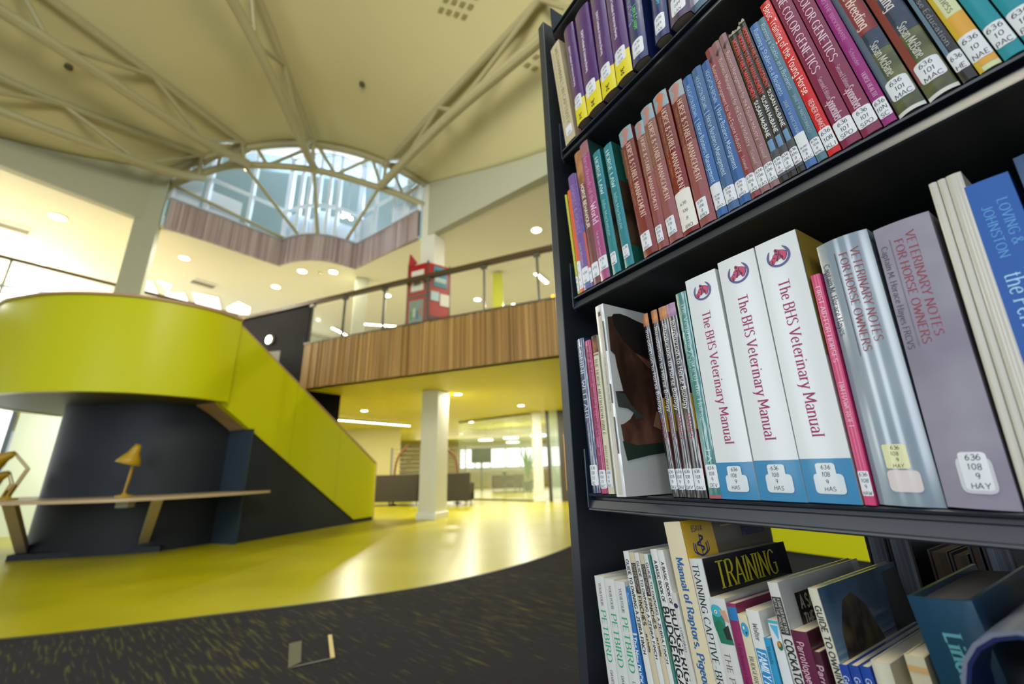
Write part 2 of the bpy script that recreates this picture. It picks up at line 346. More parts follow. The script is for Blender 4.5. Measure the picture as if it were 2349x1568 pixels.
# ceiling fittings
def downlight(x,y,z,label,r=.09,group='round downlights'):
    t=thing('downlight',(x,y,z),label,'ceiling light',group)
    MB().lathe([(r*1.15,-.012),(r*1.2,0),(r,.0),(r,-.012)],24,(x,y,z)).build('rim',mat('f0ead0',.4,name='lamp_rim'),t)
    MB().lathe([(r*.98,-.014),(r*.98,-.008)],24,(x,y,z)).build('diffuser',LAMP,t)
    return t
ul=[(-8.65,6.82,'large round downlight in the cream ceiling at upper far left'),(-10.79,8.5,'round downlight low at left just above the upper handrail'),(-7.5,8.49,'round downlight under the left end of the brown slatted band'),
(-6.3,10.14,'round downlight in the cream ceiling, deep below the bay corner'),(-5.18,9.3,'left of the two round downlights tucked under the curved bay'),(-4.44,9.39,'right of the two round downlights tucked under the curved bay'),
(.59,7.75,'round downlight in the ceiling beside the bookcase, right of the bay'),(-.99,11.4,'round downlight seen through the balcony glass right of the red display'),(-3.54,10.92,'round downlight seen through the balcony glass left of the red display'),(.1,11.9,'small round downlight near the steel post by the lime strip')]
for x,y,l in ul: downlight(x,y,Z2,l,.1 if x>-8 else .12)
ll=[(-1.29,9.54,'round downlight in the yellow ceiling just right of the white column'),(-4.23,11.72,'round downlight in the yellow ceiling above the stair end'),(.2,11.59,'round downlight in the yellow ceiling near the slim column'),
(-5.43,18.37,'small far downlight beside the left edge of the white column'),(-1.57,15.28,'small downlight behind the glass partition')]
for x,y,l in ll: downlight(x,y,Z1,l,.09)
for x,y,_ in ul+ll:
    up_=(x,y,_) in ul; z=(Z2 if up_ else Z1)-.018
    l=area('downlight_beam',(x,y,z),(x,y,0),.15,(80 if up_ else 115),(1,.93,.78)); l.data.shape='DISK'
for x,y,p in ((.2,17,60),(2.5,19,60),(-3,21,60),(-6.5,14.5,50)):
    l=area('downlight_beam',(x,y,Z1-.02),(x,y,0),.15,p,(1,.93,.78)); l.data.shape='DISK'
dl=thing('wall_downlight',(-5.6,8.97,3.9),'glowing round light set in the black panel above the stairs','light')
q=V((-5.5,8.93,3.88)); nrm=V((-.377,-.926,0))
MB().tube([q-nrm*.02,q+nrm*.03],.11,20).build('rim',mat('cfc7a8',.4,name='lamp_rim2'),dl); MB().tube([q+nrm*.02,q+nrm*.036],.09,20).build('diffuser',LAMP,dl)
def striplight(a,b,z,label):
    t=thing('strip_light',(a[0],a[1],z-.05),label,'ceiling light'); MB().slab(a,b,.12,z-.05,z-.01).build('housing',WHITE,t); zc=Z1 if z<=Z1 else Z2; c_=((a[0]+b[0])/2,(a[1]+b[1])/2); MB().box(c_[0]-.01,c_[0]+.01,c_[1]-.01,c_[1]+.01,z-.01,max(zc,z-.005)).build('hanger',STEEL,t); MB().slab(a,b,.09,z-.06,z-.05).build('diffuser',LAMP,t)
striplight((-5.8,13.0),(-3.9,15.6),Z1,'long glowing strip light in the yellow ceiling left of the white column')
striplight((-4.95,13.11),(-3.75,13.5),Z2,'long level strip light seen low through the balcony glass')
striplight((-6.16,13.4),(-5.94,14.5),Z2,'slanting strip light low behind the first balcony pane')
striplight((.66,9.7),(1.0,10.3),Z2,'bright short strip light beside the bookcase edge above the balcony rail')
SKY=mat('fffdf2',.5,emit=1.2,name='luminous_panel')
for q,l in (([(-9.2,9.26),(-9.21,9.66),(-9.79,10.58),(-10.02,10.15)],'first glowing ceiling panel right of the leaning grey column'),([(-9.0,9.55),(-8.82,9.82),(-9.34,10.31)],'small triangular glowing ceiling panel'),([(-9.4,10.31),(-8.92,10.34),(-9.51,11.38),(-9.96,10.94)],'middle glowing ceiling panel above the drum'),([(-8.68,10.3),(-8.25,10.72),(-8.79,11.65),(-9.29,11.33)],'glowing ceiling panel beside the air grille'),([(-8.48,11.43),(-7.87,11.04),(-7.8,11.48),(-8.2,12.07),(-8.84,12.01)],'rightmost rounded glowing ceiling panel before the black stair wall'),([(-10.4,7.3),(-10.44,7.7),(-10.8,8.14),(-11.19,8.02)],'glowing ceiling panel at the far left edge')):
    t=thing('ceiling_panel',(q[0][0],q[0][1],Z2-.02),l,'ceiling light','glowing ceiling panels'); MB().prism(q,Z2-.012,Z2-.001).build('diffuser',SKY,t)
    c=V((sum(p[0] for p in q)/len(q),sum(p[1] for p in q)/len(q))); MB().prism([tuple(c+(V(p)-c)*1.08) for p in q],Z2-.008,Z2).build('frame',WHITE,t)
def grille(c,z,a,label,w=.5,h=.22):
    t=thing('air_grille',(c[0],c[1],z-.02),label,'vent'); d=V((math.cos(a),math.sin(a)))
    MB().slab(V(c)-d*w/2,V(c)+d*w/2,h+.25,z-.014,z-.002).build('frame',WHITE,t); 
    for i in range(5):
        n=V((-d.y,d.x))*(i-2)*h/5; MB().slab(V(c)+n-d*w/2,V(c)+n+d*w/2,h/8,z-.022,z-.012).build('slat',mat('8d8466',.6,name='grille_grey'),t)
grille((-9.9,7.1),Z2,R(55),'rectangular air grille in the bright ceiling at far left edge'); grille((-8.05,9.85),Z2,R(55),'rectangular air grille in the cream ceiling right of the leaning grey column')
# speaker dots/vent in vault
for (u0,v0,rows,cols,lab) in ((.725,.41,4,3,'cluster of small square perforated vents high in the vault'),(.855,.37,3,2,'faint square perforations in the vault beside the bookcase top')):
    t=thing('ceiling_vent',tuple(ceilp(u0,v0)),lab,'vent')
    for i in range(rows):
        for j in range(cols):
            u=u0+(i-rows/2)*.011; v=v0+(j-cols/2)*.016
            MB().grid(lambda a,b:ceilp(u+a*.006,v+b*.008)-V((0,0,.045)),2,2).build('perforated_square',mat('8f8858',.8,name='vent_dark'),t)
for u,v,lab in ((.63,.22,'small round sprinkler fitting in the middle of the vault'),(.16,.32,'small dark sprinkler between the two left trusses')):
    p=ceilp(u,v); t=thing('sprinkler',tuple(p),lab,'sprinkler'); MB().lathe([(.05,-.07),(.05,-.02)],16,p).build('rose',mat('5f5c44',.6,name='sprinkler_grey'),t); MB().lathe([(.02,-.1),(.025,-.07)],10,p).build('head',STEEL,t)
p=(-4.8,9.42,Z2); t=thing('smoke_detector',p,'little grey smoke detector between the two downlights under the bay','detector'); MB().lathe([(.03,-.05),(.06,-.03),(.06,0)],16,p).build('body',mat('b0a678',.6,name='detector_grey'),t)
# ---------------------------------------------------------------- trusses
def truss(label,bot,top,webs,rb=.085,rt_=.06):
    t=thing('roof_truss',bot[0],label,'truss'); B=cr_(bot,8);T=cr_(top,8)
    MB().tube(B,rb,10).build('bottom_chord',TRUSS,t,smooth=True); MB().tube(T,rt_,10).build('top_chord',TRUSS,t,smooth=True)
    def at(P,f): x=f*(len(P)-1); i=min(int(x),len(P)-2); return P[i].lerp(P[i+1],x-i)
    for a,b in webs: MB().tube([at(B,a),at(T,b)],.04,8).build('web',TRUSS,t,smooth=True)
truss('lowest roof truss at left, running just above the left wall',[(-7.9,3.9,6.1),(-7.46,4.77,6.17),(-7.01,5.6,6.32),(-6.6,6.6,6.6),(-6.43,7.3,7.0)],[(-8.0,3.85,6.7),(-7.56,4.72,6.74),(-7.3,5.2,6.82),(-6.87,6.0,7.02),(-6.48,6.85,7.29),(-6.4,7.2,7.45)],[(.1,.0),(.1,.42),(.66,.42),(.66,.9),(.95,.92)])
truss('large roof truss crossing the upper left of the vault',[(-6.95,3.0,6.8),(-6.61,3.88,6.87),(-6.3,4.56,6.87),(-5.76,6.15,6.97),(-5.55,7.3,7.33)],[(-6.75,3.3,7.5),(-6.46,4.18,7.51),(-6.04,5.29,7.51),(-5.83,6.1,7.57),(-5.67,6.99,7.7),(-5.65,7.2,7.75)],[(.42,.12),(.42,.42),(.78,.42),(.78,.85),(.97,.9)])
truss('middle roof truss running down to the arch from the top of the photo',[(-3.96,3.4,7.6),(-3.96,4.32,7.6),(-3.96,5.28,7.43),(-4.11,6.69,7.32),(-4.25,7.55,7.4)],[(-3.8,3.6,8.2),(-3.86,4.67,8.14),(-3.97,5.8,7.95),(-4.24,7.4,7.9)],[(.4,.25),(.4,.62),(.78,.62),(.78,.96),(.97,.97)])
truss('roof truss on the right, meeting the bookcase top',[(1.6,3.4,6.75),(.64,4.29,6.77),(-1.1,5.81,6.78),(-2.79,7.71,7.0)],[(1.4,3.3,7.4),(.54,4.28,7.4),(-.95,5.73,7.34),(-2.76,7.7,7.5)],[(.62,.33),(.62,.72),(.83,.72),(.83,.95),(.25,.33),(.98,.98)])
ar=thing('arch_truss',(-4.5,7.5,6.5),'arched steel truss spanning the glazed bay','truss')
lowA=cr_([(-7.4,7.1,6.45),(-7.27,7.18,6.6),(-6.43,7.3,7.13),(-5.7,7.4,7.38),(-4.28,7.61,7.38),(-2.87,7.81,7.02),(-1.72,7.97,6.56)],6)
upA=[ceilp(i/24,0)-V((0,0,.07)) for i in range(25)]
MB().tube(lowA,.075,10).build('bottom_chord',TRUSS,ar,smooth=True); MB().tube(upA,.08,10).build('top_chord',TRUSS,ar,smooth=True)
def at(P,f): x=f*(len(P)-1); i=min(int(x),len(P)-2); return P[i].lerp(P[i+1],x-i)
for a,b in ((.24,.1),(.24,.19),(.39,.19),(.39,.31),(.56,.31),(.56,.54),(.72,.54),(.72,.76),(.84,.76),(.9,.84),(.9,.97)): MB().tube([at(lowA,a),at(upA,b)],.038,8).build('web',TRUSS,ar,smooth=True)
for a,b,l in (((-7.0,7.22,6.78),(-5.5,8.98,6.5),'leftmost thin strut fanning from the arch down to the slatted bay'),((-5.7,7.4,7.38),(-5.1,8.8,6.5),'second thin strut from the left fanning down to the bay'),((-4.28,7.61,7.38),(-4.62,8.74,6.5),'middle thin strut dropping from the arch to the bay'),((-2.87,7.81,7.02),(-4.05,9.08,6.5),'right thin strut leaning from the arch down to the bay corner')):
    t=thing('arch_strut',b,l,'strut'); MB().tube([a,b],.04,8).build('tube',TRUSS,t,smooth=True); MB().sphere(b,.05,10).build('end_plate',TRUSS,t)
# pendants seen through bay glazing
for x,y,z,l in ((-4.6,10.2,8.0,'cluster of warm glass bulbs hanging in the room behind the bay, centre'),(-3.9,10.6,7.05,'small cluster of warm bulbs behind the lower right bay panes'),(-7.0,9.0,8.8,'warm square ceiling lamp glowing behind the upper left of the arch')):
    t=thing('pendant_lamp',(x,y,z),l,'lamp')
    MB().tube([(x,y,z+.1),(x,y,9.25)],.008,6).build('cord',STEEL,t)
    for k in range(6):
        a=k*1.05; MB().sphere((x+.13*math.cos(a),y+.13*math.sin(a),z+.05*(-1)**k),.055,8).build('bulb',mat('ffdf9a',.5,emit=6,name='warm_bulb'),t,smooth=True)
# ================================================================ STAIR, DESK
SA=V((-2.99,9.24)); SD=(V((-4.04,6.58))-SA).normalized(); SN=V((SD.y,-SD.x))  # SN towards the reader side or away
if SN.dot(V((0,0))-SA)<0: SN=-SN
def sp(t,o=0): p=SA+SD*t+SN*o; return V((p.x,p.y))
TK=(V((-4.26,6.03))-SA).length
stair=thing('staircase',(-3.6,7.9,0),'curved staircase with lime green balustrade drum and slate grey lower wall','staircase')
drum=[(-4.26,6.02),(-4.35,5.72),(-4.53,5.46),(-4.87,5.17),(-5.32,5.01),(-5.84,4.96),(-6.3,5.03),(-6.75,5.17),(-7.15,5.5),(-7.45,6.1),(-7.5,6.9)]
dr=[V((p.x,p.y)) for p in cr_([V((x,y,0)) for x,y in drum],8)]
def wallband(P,w,z0,z1,mb):
    n=len(P)
    for i in range(n-1):
        a,b=P[i],P[i+1]
        na=(P[min(i+1,n-1)]-P[max(i-1,0)]).normalized(); nb=(P[min(i+2,n-1)]-P[i]).normalized()
        na=V((na.y,-na.x))*w; nb=V((nb.y,-nb.x))*w
        mb.prism([(a.x,a.y),(b.x,b.y),((b-nb).x,(b-nb).y),((a-na).x,(a-na).y)],z0,z1)
    return mb
def drumwall(P,w,z0,z1):
    n=len(P); mb=MB(); N=[]
    for i in range(n):
        d=(P[min(i+1,n-1)]-P[max(i-1,0)]).normalized(); N.append(V((d.y,-d.x))*w)
    for i in range(n):
        a=P[i]; b=P[i]-N[i]
        mb.v+=[(a.x,a.y,z0),(a.x,a.y,z1),(b.x,b.y,z1),(b.x,b.y,z0)]
    for i in range(n-1):
        for j in range(4): mb.f.append((4*i+j,4*i+(j+1)%4,4*i+4+(j+1)%4,4*i+4+j))
    mb.f+= [(0,1,2,3),(4*n-4,4*n-3,4*n-2,4*n-1)]
    return mb
sgn=1 if True else -1
drumwall(dr,.1,1.96,3.22).build('landing_balustrade',LIME,stair,smooth=True)
drumwall(dr,.13,3.22,3.25).build('landing_coping',WOODE,stair)
# lime flight balustrade on the stair plane
def sp3(t,z,o=0): q=sp(t,o); return V((q.x,q.y,z))
lp=[sp3(0,1.1),sp3(TK,3.22),sp3(TK+.06,1.96),sp3(.55,.07),sp3(0,.07)]
off=-SN*.1
MB().extr(lp,(off.x,off.y,0)).build('flight_balustrade',LIME,stair)
for a,b in ((sp3(0,0),sp3(0,1.13)),): MB().extr([a+V((-SD.x*.0,0,0)),b,b-V((SD.x*.03,SD.y*.03,0)),a-V((SD.x*.03,SD.y*.03,0))],(off.x*1.05,off.y*1.05,0)).build('end_trim',WOODE,stair)
MB().extr([sp3(-.03,1.1),sp3(TK,3.22),sp3(TK,3.25),sp3(-.03,1.135)],(off.x*1.2,off.y*1.2,0)).build('flight_coping',WOODE,stair)
TB=(V((-4.03,6.47))-SA).length
MB().extr([sp3(.0,0,-.02),sp3(.0,.07,-.02),sp3(.55,.07,-.02),sp3(TB,1.62,-.02),sp3(TB,0,-.02)],(off.x,off.y,0)).build('lower_wall',SLATE,stair)
ret=[(-4.03,6.47),(-4.58,6.68)]
MB().slab(ret[0],ret[1],.04,0,1.62).build('return_wall',mat('26333e',.5,name='slate_blue',spec=.3),stair)
JT=mat('8c8c00',.6,name='lime_joint')
for i in (14,26,38,50):
    mb=MB()
    p=dr[i]; d=(dr[i+1]-dr[i-1]).normalized(); n=V((d.y,-d.x)); n=n if n.dot(-p)>0 else -n
    mb.prism([tuple(p+d*.004+n*.003),tuple(p-d*.004+n*.003),tuple(p-d*.004-n*.01),tuple(p+d*.004-n*.01)],1.965,3.215)
    mb.build('panel_joint',JT,stair)
for t_ in (1.1,2.2):
    zt=1.1+(3.22-1.1)*t_/TK; zb=.07+max(0,(t_-.55))*(1.96-.07)/(TK+.06-.55)
    mb=MB(); mb.extr([sp3(t_-.003,zb,.002),sp3(t_+.003,zb,.002),sp3(t_+.003,zt,.002),sp3(t_-.003,zt,.002)],(-SN.x*.01,-SN.y*.01,0))
    mb.build('panel_joint',JT,stair)
# treads behind
mb=MB(); n=13
for i in range(n):
    t0=.25+i*(TK-.25)/n; t1=t0+(TK-.25)/n
    a,b,c,d=sp(t0,-.12),sp(t1,-.12),sp(t1,-1.3),sp(t0,-1.3); z=(i+1)*2.15/(n+1)
    mb.prism([(a.x,a.y),(b.x,b.y),(c.x,c.y),(d.x,d.y)],z-.05,z)
mb.build('treads',mat('8d7a50',.6,name='tread_timber'),stair)
# sloping soffit
sf=[sp3(TB,1.63,-.1),sp3(TK+.06,1.95,-.1),V((-4.86,6.22,1.95)),V((-4.6,6.68,1.60))]
MB().extr(sf,(0,0,.03)).build('soffit',mat('a08054',.55,name='timber_soffit'),stair)
dpoly=[(p.x,p.y) for p in dr]
MB().prism(dpoly+[(-6.5,8.5),(-4.6,7.6)],1.97,2.1).build('landing_underside',mat('4c4330',.5,name='landing_underside'),stair)
core=[V((p.x,p.y)) for p in cr_([V((x,y,0)) for x,y in [(-4.58,6.68),(-4.78,6.3),(-5.1,6.02),(-5.6,5.88),(-6.1,5.88),(-6.4,6.0),(-6.6,6.3),(-6.65,6.9),(-6.3,7.8)]],8)]
drumwall(core,.1,0,1.98).build('core_wall',mat('1e2228',.5,name='slate_gloss',spec=.3),stair,smooth=True)
# sockets
for (x,y,z,l) in ((-5.4,5.86,.93,'white double wall socket above the desk on the slate core'),(-6.13,5.84,.92,'pale socket plate near the left edge of the slate core')):
    t=thing('wall_socket',(x,y,z),l,'socket'); MB().box(x-.08,x+.08,y-.015,y+.01,z-.045,z+.045).build('plate',mat('d5d6dc',.4,name='white_plastic'),t,bevel=.004)
    for dx in (-.035,.035): MB().box(x+dx-.012,x+dx+.012,y-.02,y-.014,z-.012,z+.012).build('switch',mat('b8bac0',.4,name='grey_plastic'),t)
# desk
desk=thing('curved_desk',(-4.9,5.4,0),'long curved desk with pale plywood edge wrapped round the slate stair core','desk')
fr=[(-3.72,6.62),(-3.85,5.9),(-4.33,5.1),(-4.9,4.92),(-5.9,4.95),(-7,5.2),(-8.2,6.0)]
fp=[(p.x,p.y) for p in cr_([V((x,y,0)) for x,y in fr],8)]
bk=[(-7.6,6.9),(-6.75,6.5),(-6.45,5.95),(-6.1,5.8),(-5.6,5.8),(-5.05,5.95),(-4.7,6.3),(-4.5,6.64),(-4.1,6.45)]
MB().prism(fp+bk,.68,.715).build('worktop',mat('b09a78',.4,name='plywood_top'),desk)
def fin(top,bot,w,lab=None):
    t_=V(top);b_=V(bot); d=(V((b_.x-t_.x,b_.y-t_.y,0))).normalized(); n=V((-d.y,d.x,0))*.05
    P=[t_+d*-.08,t_+d*.08,b_+d*.1,b_-d*.06]
    MB().extr([p-n for p in P],n*2).build('leg',mat('a8977c',.6,name='plywood_leg'),desk)
fin((-4.25,5.2,.68),(-5.05,6.09,.07),.1); fin((-5.85,5.08,.68),(-6.36,5.82,.07),.1)
MB().prism([(-4.85,6.2),(-4.75,6.02),(-6.3,5.6),(-6.4,5.85)],0,.07).build('plinth',SLATE,desk)
cb=thing('cable_box',(-4.75,5.35,.6),'small grey cable outlet hanging under the curved desk','outlet'); MB().box(-4.83,-4.68,5.3,5.4,.6,.68).build('body',mat('9a9c90',.5,name='outlet_grey'),cb)
MUS=mat('a88600',.45,coat=.05,name='mustard_enamel')
def desk_lamp(x,y,z,ang,label,j1,j2,hd):
    t=thing('desk_lamp',(x,y,z),label,'desk lamp','mustard desk lamps'); M_=lambda p:V((x+p[0]*math.cos(ang),y+p[0]*math.sin(ang),z+p[1]))
    MB().lathe([(.09,0),(.09,.02),(.03,.03),(.02,.05)],20,(x,y,z)).build('base',MUS,t,smooth=True)
    for o in (-.02,.02):
        dv=V((math.sin(ang),-math.cos(ang),0))*o
        MB().tube([M_((0,.05))+dv,M_(j1)+dv],.01,8).build('lower_arm',MUS,t); MB().tube([M_(j1)+dv,M_(j2)+dv],.007,8).build('upper_arm',MUS,t)
    MB().tube([M_((0,.05)),M_((j1[0]*.35,.05+j1[1]*.35))],.012,8).build('spring',STEEL,t)
    a=M_(j2); b=M_(hd); d=(b-a)
    pr=[(0,.028),(.2,.045),(.45,.06),(.7,.1),(1,.135)]
    MB().tube([a+d*f for f,_ in pr],[r_ for _,r_ in pr],20,cap=False).build('shade',MUS,t,smooth=True,solid=.003)
    MB().sphere(a+d*.75,.035,10).build('bulb',mat('f4efe0',.4,emit=1.2,name='bulb_white'),t,smooth=True)
desk_lamp(-4.93,5.5,.715,R(25),'upright mustard desk lamp in front of the dark slate core',(.02,.36),(.03,.64),(-.035,.40))
desk_lamp(-6.45,5.55,.715,R(10),'mustard desk lamp at the far left end of the desk, bent towards the window',(.12,.38),(-.08,.58),(-.3,.46))
desk_lamp(-6.75,5.75,.715,R(10),'second mustard lamp overlapping the bent one at the left photo edge',(.05,.2),(-.02,.34),(-.22,.24))
# floor box in the carpet
fb=thing('floor_outlet_box',(-1.1,2.6,0),'flat floor outlet box set in the dark carpet with one brass edge','floor outlet')
MB().prism([(-1.301,2.713),(-1.11,2.827),(-.96,2.51),(-1.143,2.4)],.0,.003).build('lid',CA,fb)
MB().prism([(-1.301,2.713),(-1.25,2.753),(-1.114,2.47),(-1.143,2.4)],.002,.006).build('plate',mat('4a4a2c',.7,name='olive_plate'),fb)
MB().prism([(-1.13,2.822),(-1.109,2.827),(-.959,2.51),(-.978,2.501)],.002,.008).build('brass_edge',mat('a8963c',.4,name='brass'),fb)
MB().prism([(-1.114,2.43),(-1.143,2.4),(-.959,2.505),(-.965,2.52)],.002,.005).build('front_edge',mat('4c4c44',.6,name='grey_edge'),fb)
# red display on balcony
rd=thing('display_stand',(-1.9,8.2,3.6),'red zigzag display stand with posters behind the balcony glass','display stand')
A=[(-2.11,7.76),(-1.66,7.57),(-1.25,7.87)]
def onw(a,b,f0,f1,z0,z1,o,m,nm,tk=.008):
    a=V(a);b=V(b);d=b-a;n=V((d.y,-d.x)).normalized()
    if n.dot(-a)<0: n=-n
    p,q=a+d*f0+n*o,a+d*f1+n*o
    return MB().prism([(p.x,p.y),(q.x,q.y),((q-n*tk).x,(q-n*tk).y),((p-n*tk).x,(p-n*tk).y)],z0,z1).build(nm,m,rd)
for a,b in zip(A,A[1:]):
    for z0,z1 in ((3.6,4.28),(4.3,5.0)): onw(a,b,.03,.97,z0,z1,0,RED,'panel',.03)
    onw(a,b,0,.03,3.6,5.04,.01,STEEL,'frame',.05); onw(a,b,.97,1,3.6,5.04,.01,STEEL,'frame',.05); onw(a,b,0,1,4.275,4.305,.01,STEEL,'frame',.05)
MB().extr([(-2.14,7.84,5.0),(-2.09,7.76,5.3),(-1.93,7.69,5.06)],(.02,.03,0)).build('header',RED,rd)
PW=mat('d8d4c4',.6,name='poster_paper')
onw(A[0],A[1],.2,.82,4.4,4.86,.012,PW,'poster'); onw(A[0],A[1],.35,.66,4.52,4.74,.016,mat('8d7d50',.7,name='poster_print'),'poster_picture')
onw(A[0],A[1],.15,.85,3.68,4.2,.012,mat('7a8a7c',.6,name='poster_sage'),'poster'); 
for k,(c) in enumerate(('4f8a4a','b9b9a0','3c6f8a','a06a4a')): onw(A[0],A[1],.2+.15*k,.33+.15*k,3.8+.05*(k%2),3.98+.05*(k%2),.016,mat(c,.7),'poster_picture')
onw(A[1],A[2],.25,.85,4.5,4.95,.012,mat('3f7f92',.6,name='poster_teal'),'poster'); onw(A[1],A[2],.3,.8,4.6,4.7,.016,mat('a8b8b4',.6),'poster_picture'); onw(A[1],A[2],.3,.75,4.8,4.86,.016,mat('202c38',.6),'poster_picture')
onw(A[1],A[2],.15,.5,4.18,4.38,.016,mat('a9c4c6',.6),'leaflet'); onw(A[1],A[2],.55,.95,4.1,4.36,.016,PW,'leaflet'); onw(A[1],A[2],.1,.9,3.62,3.86,.012,mat('5a1418',.6),'shelf_pocket')
# far furniture under the balcony
def sofa(x,y,w,d,ang,label,m,hb=.87,high=True):
    t=thing('sofa',(x,y,0),label,'sofa'); c,s_=math.cos(ang),math.sin(ang)
    P=lambda a,b:(x+c*a-s_*b,y+s_*a+c*b)
    bx=lambda a0,a1,b0,b1,z0,z1,nm,mm,bv=.02:MB().prism([P(a0,b0),P(a1,b0),P(a1,b1),P(a0,b1)],z0,z1).build(nm,mm,t,bevel=bv)
    bx(0,w,0,.14,.12,hb,'backrest',m); bx(0,w,.1,d,.14,.34,'base',m); bx(.1,w-.1,.14,d,.34,.44,'seat_cushion',m)
    bx(0,.13,.1,d,.12,.6,'armrest',m); bx(w-.13,w,.1,d,.12,.6,'armrest',m)
    for a in (.08,w-.08):
        for b in (.08,d-.08):
            q=P(a,b); MB().lathe([(.025,0),(.025,.13)],10,(q[0],q[1],0)).build('leg',mat('d0d0c8',.3,metal=.8,name='chrome'),t)
sofa(-2.75,12.35,1.45,.8,R(-4),'dark high-backed sofa seen from behind, right of the white column',SOFA)
sofa(-4.7,12.9,1.9,.8,R(-8),'dark high-backed sofa between stair end and white column',SOFA)
sofa(-1.1,20.0,1.4,.7,R(5),'low dark sofa with red seat far off behind the glass',mat('4a1a22',.7,name='wine_fabric'),.7)
for x0,x1,l,y in ((-3.75,-3.35,'left bent timber hoop rising behind the dark sofa',13.4),(-1.8,-2.35,'right bent timber hoop rising behind the dark sofa',13.4)):
    t=thing('timber_hoop',(x0,y,0),l,'hoop'); MB().tube(cr_([(x0,y,0),(x0,y,.9),(x0+(x1-x0)*.25,y,1.4),(x1,y,1.75)],8),.035,8).build('hoop',mat('7a4a2a',.5,name='bent_timber'),t,smooth=True); MB().lathe([(.12,0),(.12,.03)],16,(x0,y,0)).build('foot',STEEL,t)
t=thing('shelf_screen',(-3,13.9,.0),'open slatted screen of thin horizontal shelves behind the sofas','screen')
for k in range(9): MB().box(-4.0,-1.6,13.8,13.95,.6+k*.13,.615+k*.13).build('shelf',mat('b7ab7c',.6,name='screen_timber'),t)
for x in (-4.0,-2.8,-1.62): MB().box(x,x+.03,13.8,13.95,0,1.7).build('upright',STEEL,t)
# glass partition
gp=thing('glass_partition',(.2,13,0),'frameless glass partition across the far lower room','glass wall')
for a,b in (((-2.0,15.2),(-.7,14.2)),((-.7,14.2),(.55,13.2))): MB().slab(a,b,.015,.02,Z1-.02).build('pane',mat('d8ecc8',.03,alpha=.12,name='green_glass'),gp)
MB().slab((-2,15.2),(.55,13.2),.05,0,.04).build('floor_channel',STEEL,gp); MB().slab((-2,15.2),(.55,13.2),.05,Z1-.05,Z1-.0).build('head_channel',STEEL,gp)
dn=bpy.data.objects.new('door_1',None); COL.objects.link(dn); dn.location=(1.2,12.8,0); WORLD[dn.name]=V((1.2,12.8,0)); st(dn)
FR=mat('3c3826',.5,name='dark_door_frame')
MB().slab((.98,12.98),(1.05,12.95),.1,0,Z1).build('frame',FR,dn); MB().slab((1.33,12.9),(3.2,12.4),.1,0,Z1).build('frame',FR,dn)
MB().slab((1.05,12.95),(1.33,12.9),.015,.05,Z1).build('glass',mat('b8d0bc',.05,alpha=.3,name='door_glass'),dn)
MB().slab((1.48,12.78),(1.95,12.66),.06,.3,1.9).build('timber_edge',mat('b98a4c',.5,name='door_timber'),dn); MB().slab((1.54,12.74),(1.9,12.64),.07,.36,1.84).build('glass',mat('d9c79a',.1),dn)
for x,y,l in ((-1.2,17.5,'pale oval pendant lamp above the far red sofa'),(-.15,16.8,'upper pale disc pendant near the slim column'),(-.1,19.5,'lower pale disc pendant near the slim column'),(.9,16,'pale disc pendant seen through the glass door')):
    t=thing('pendant_lamp',(x,y,2.1),l,'lamp'); MB().lathe([(.3,0),(.3,.05)],24,(x,y,2.1)).build('disc',mat('eafff4',.5,emit=3,name='cool_lamp'),t); MB().tube([(x,y,2.15),(x,y,Z1)],.006,6).build('cord',STEEL,t)
t=thing('wall_screen',(-1.8,21.5,1.3),'dark screen on a stand in the far lower room','screen'); MB().box(-2.2,-1.2,21.5,21.6,1.3,2.0).build('display',mat('1c2420',.3,name='screen_black'),t); MB().box(-1.75,-1.65,21.55,21.65,0,1.4).build('stand',STEEL,t)
t=thing('potted_plant',(.55,20,0),'tall green plant by the far windows','plant')
MB().lathe([(.16,0),(.2,.4)],14,(.55,20,0)).build('pot',mat('4a4238',.6,name='pot_brown'),t)
mb=MB()
for k in range(26):
    a=k*2.4; h_=.7+.9*random.random(); r_=.1+.25*random.random(); p0=V((.55,20,.4)); p1=V((.55+r_*math.cos(a),20+r_*math.sin(a),.4+h_))
    s_=V((-math.sin(a),math.cos(a),0))*.05; mid=p0.lerp(p1,.6)+V((0,0,.1)); mb.add([p0,mid+s_,p1,mid-s_],[(0,1,2,3)])
mb.build('foliage',mat('4a8a2c',.6,name='leaf_green'),t,solid=.004)
t=thing('cafe_table',(.3,18.6,0),'small pale table standing behind the glass near the slim column','table'); MB().lathe([(.4,.72),(.4,.75)],24,(.3,18.6,0)).build('tabletop',mat('5a5440',.5,name='table_top'),t); MB().lathe([(.25,0),(.05,.03),(.03,.1),(.03,.72)],16,(.3,18.6,0)).build('pedestal',STEEL,t)
def chair(x,y,a,label,m):
    t=thing('lounge_chair',(x,y,0),label,'chair'); c,s_=math.cos(a),math.sin(a); P=lambda u,v:(x+c*u-s_*v,y+s_*u+c*v)
    MB().prism([P(-.25,-.25),P(.25,-.25),P(.25,.25),P(-.25,.25)],.4,.47).build('seat',m,t,bevel=.02); MB().prism([P(-.25,.2),P(.25,.2),P(.25,.28),P(-.25,.28)],.47,.85).build('backrest',m,t,bevel=.02)
    for u in (-.22,.22):
        for v in (-.22,.22): q=P(u,v); MB().lathe([(.015,0),(.015,.4)],8,(q[0],q[1],0)).build('leg',STEEL,t)
chair(-.25,18.2,R(80),'dark chair left of the far pale table',SOFA); chair(.85,18.4,R(-100),'dark chair right of the far pale table',SOFA)
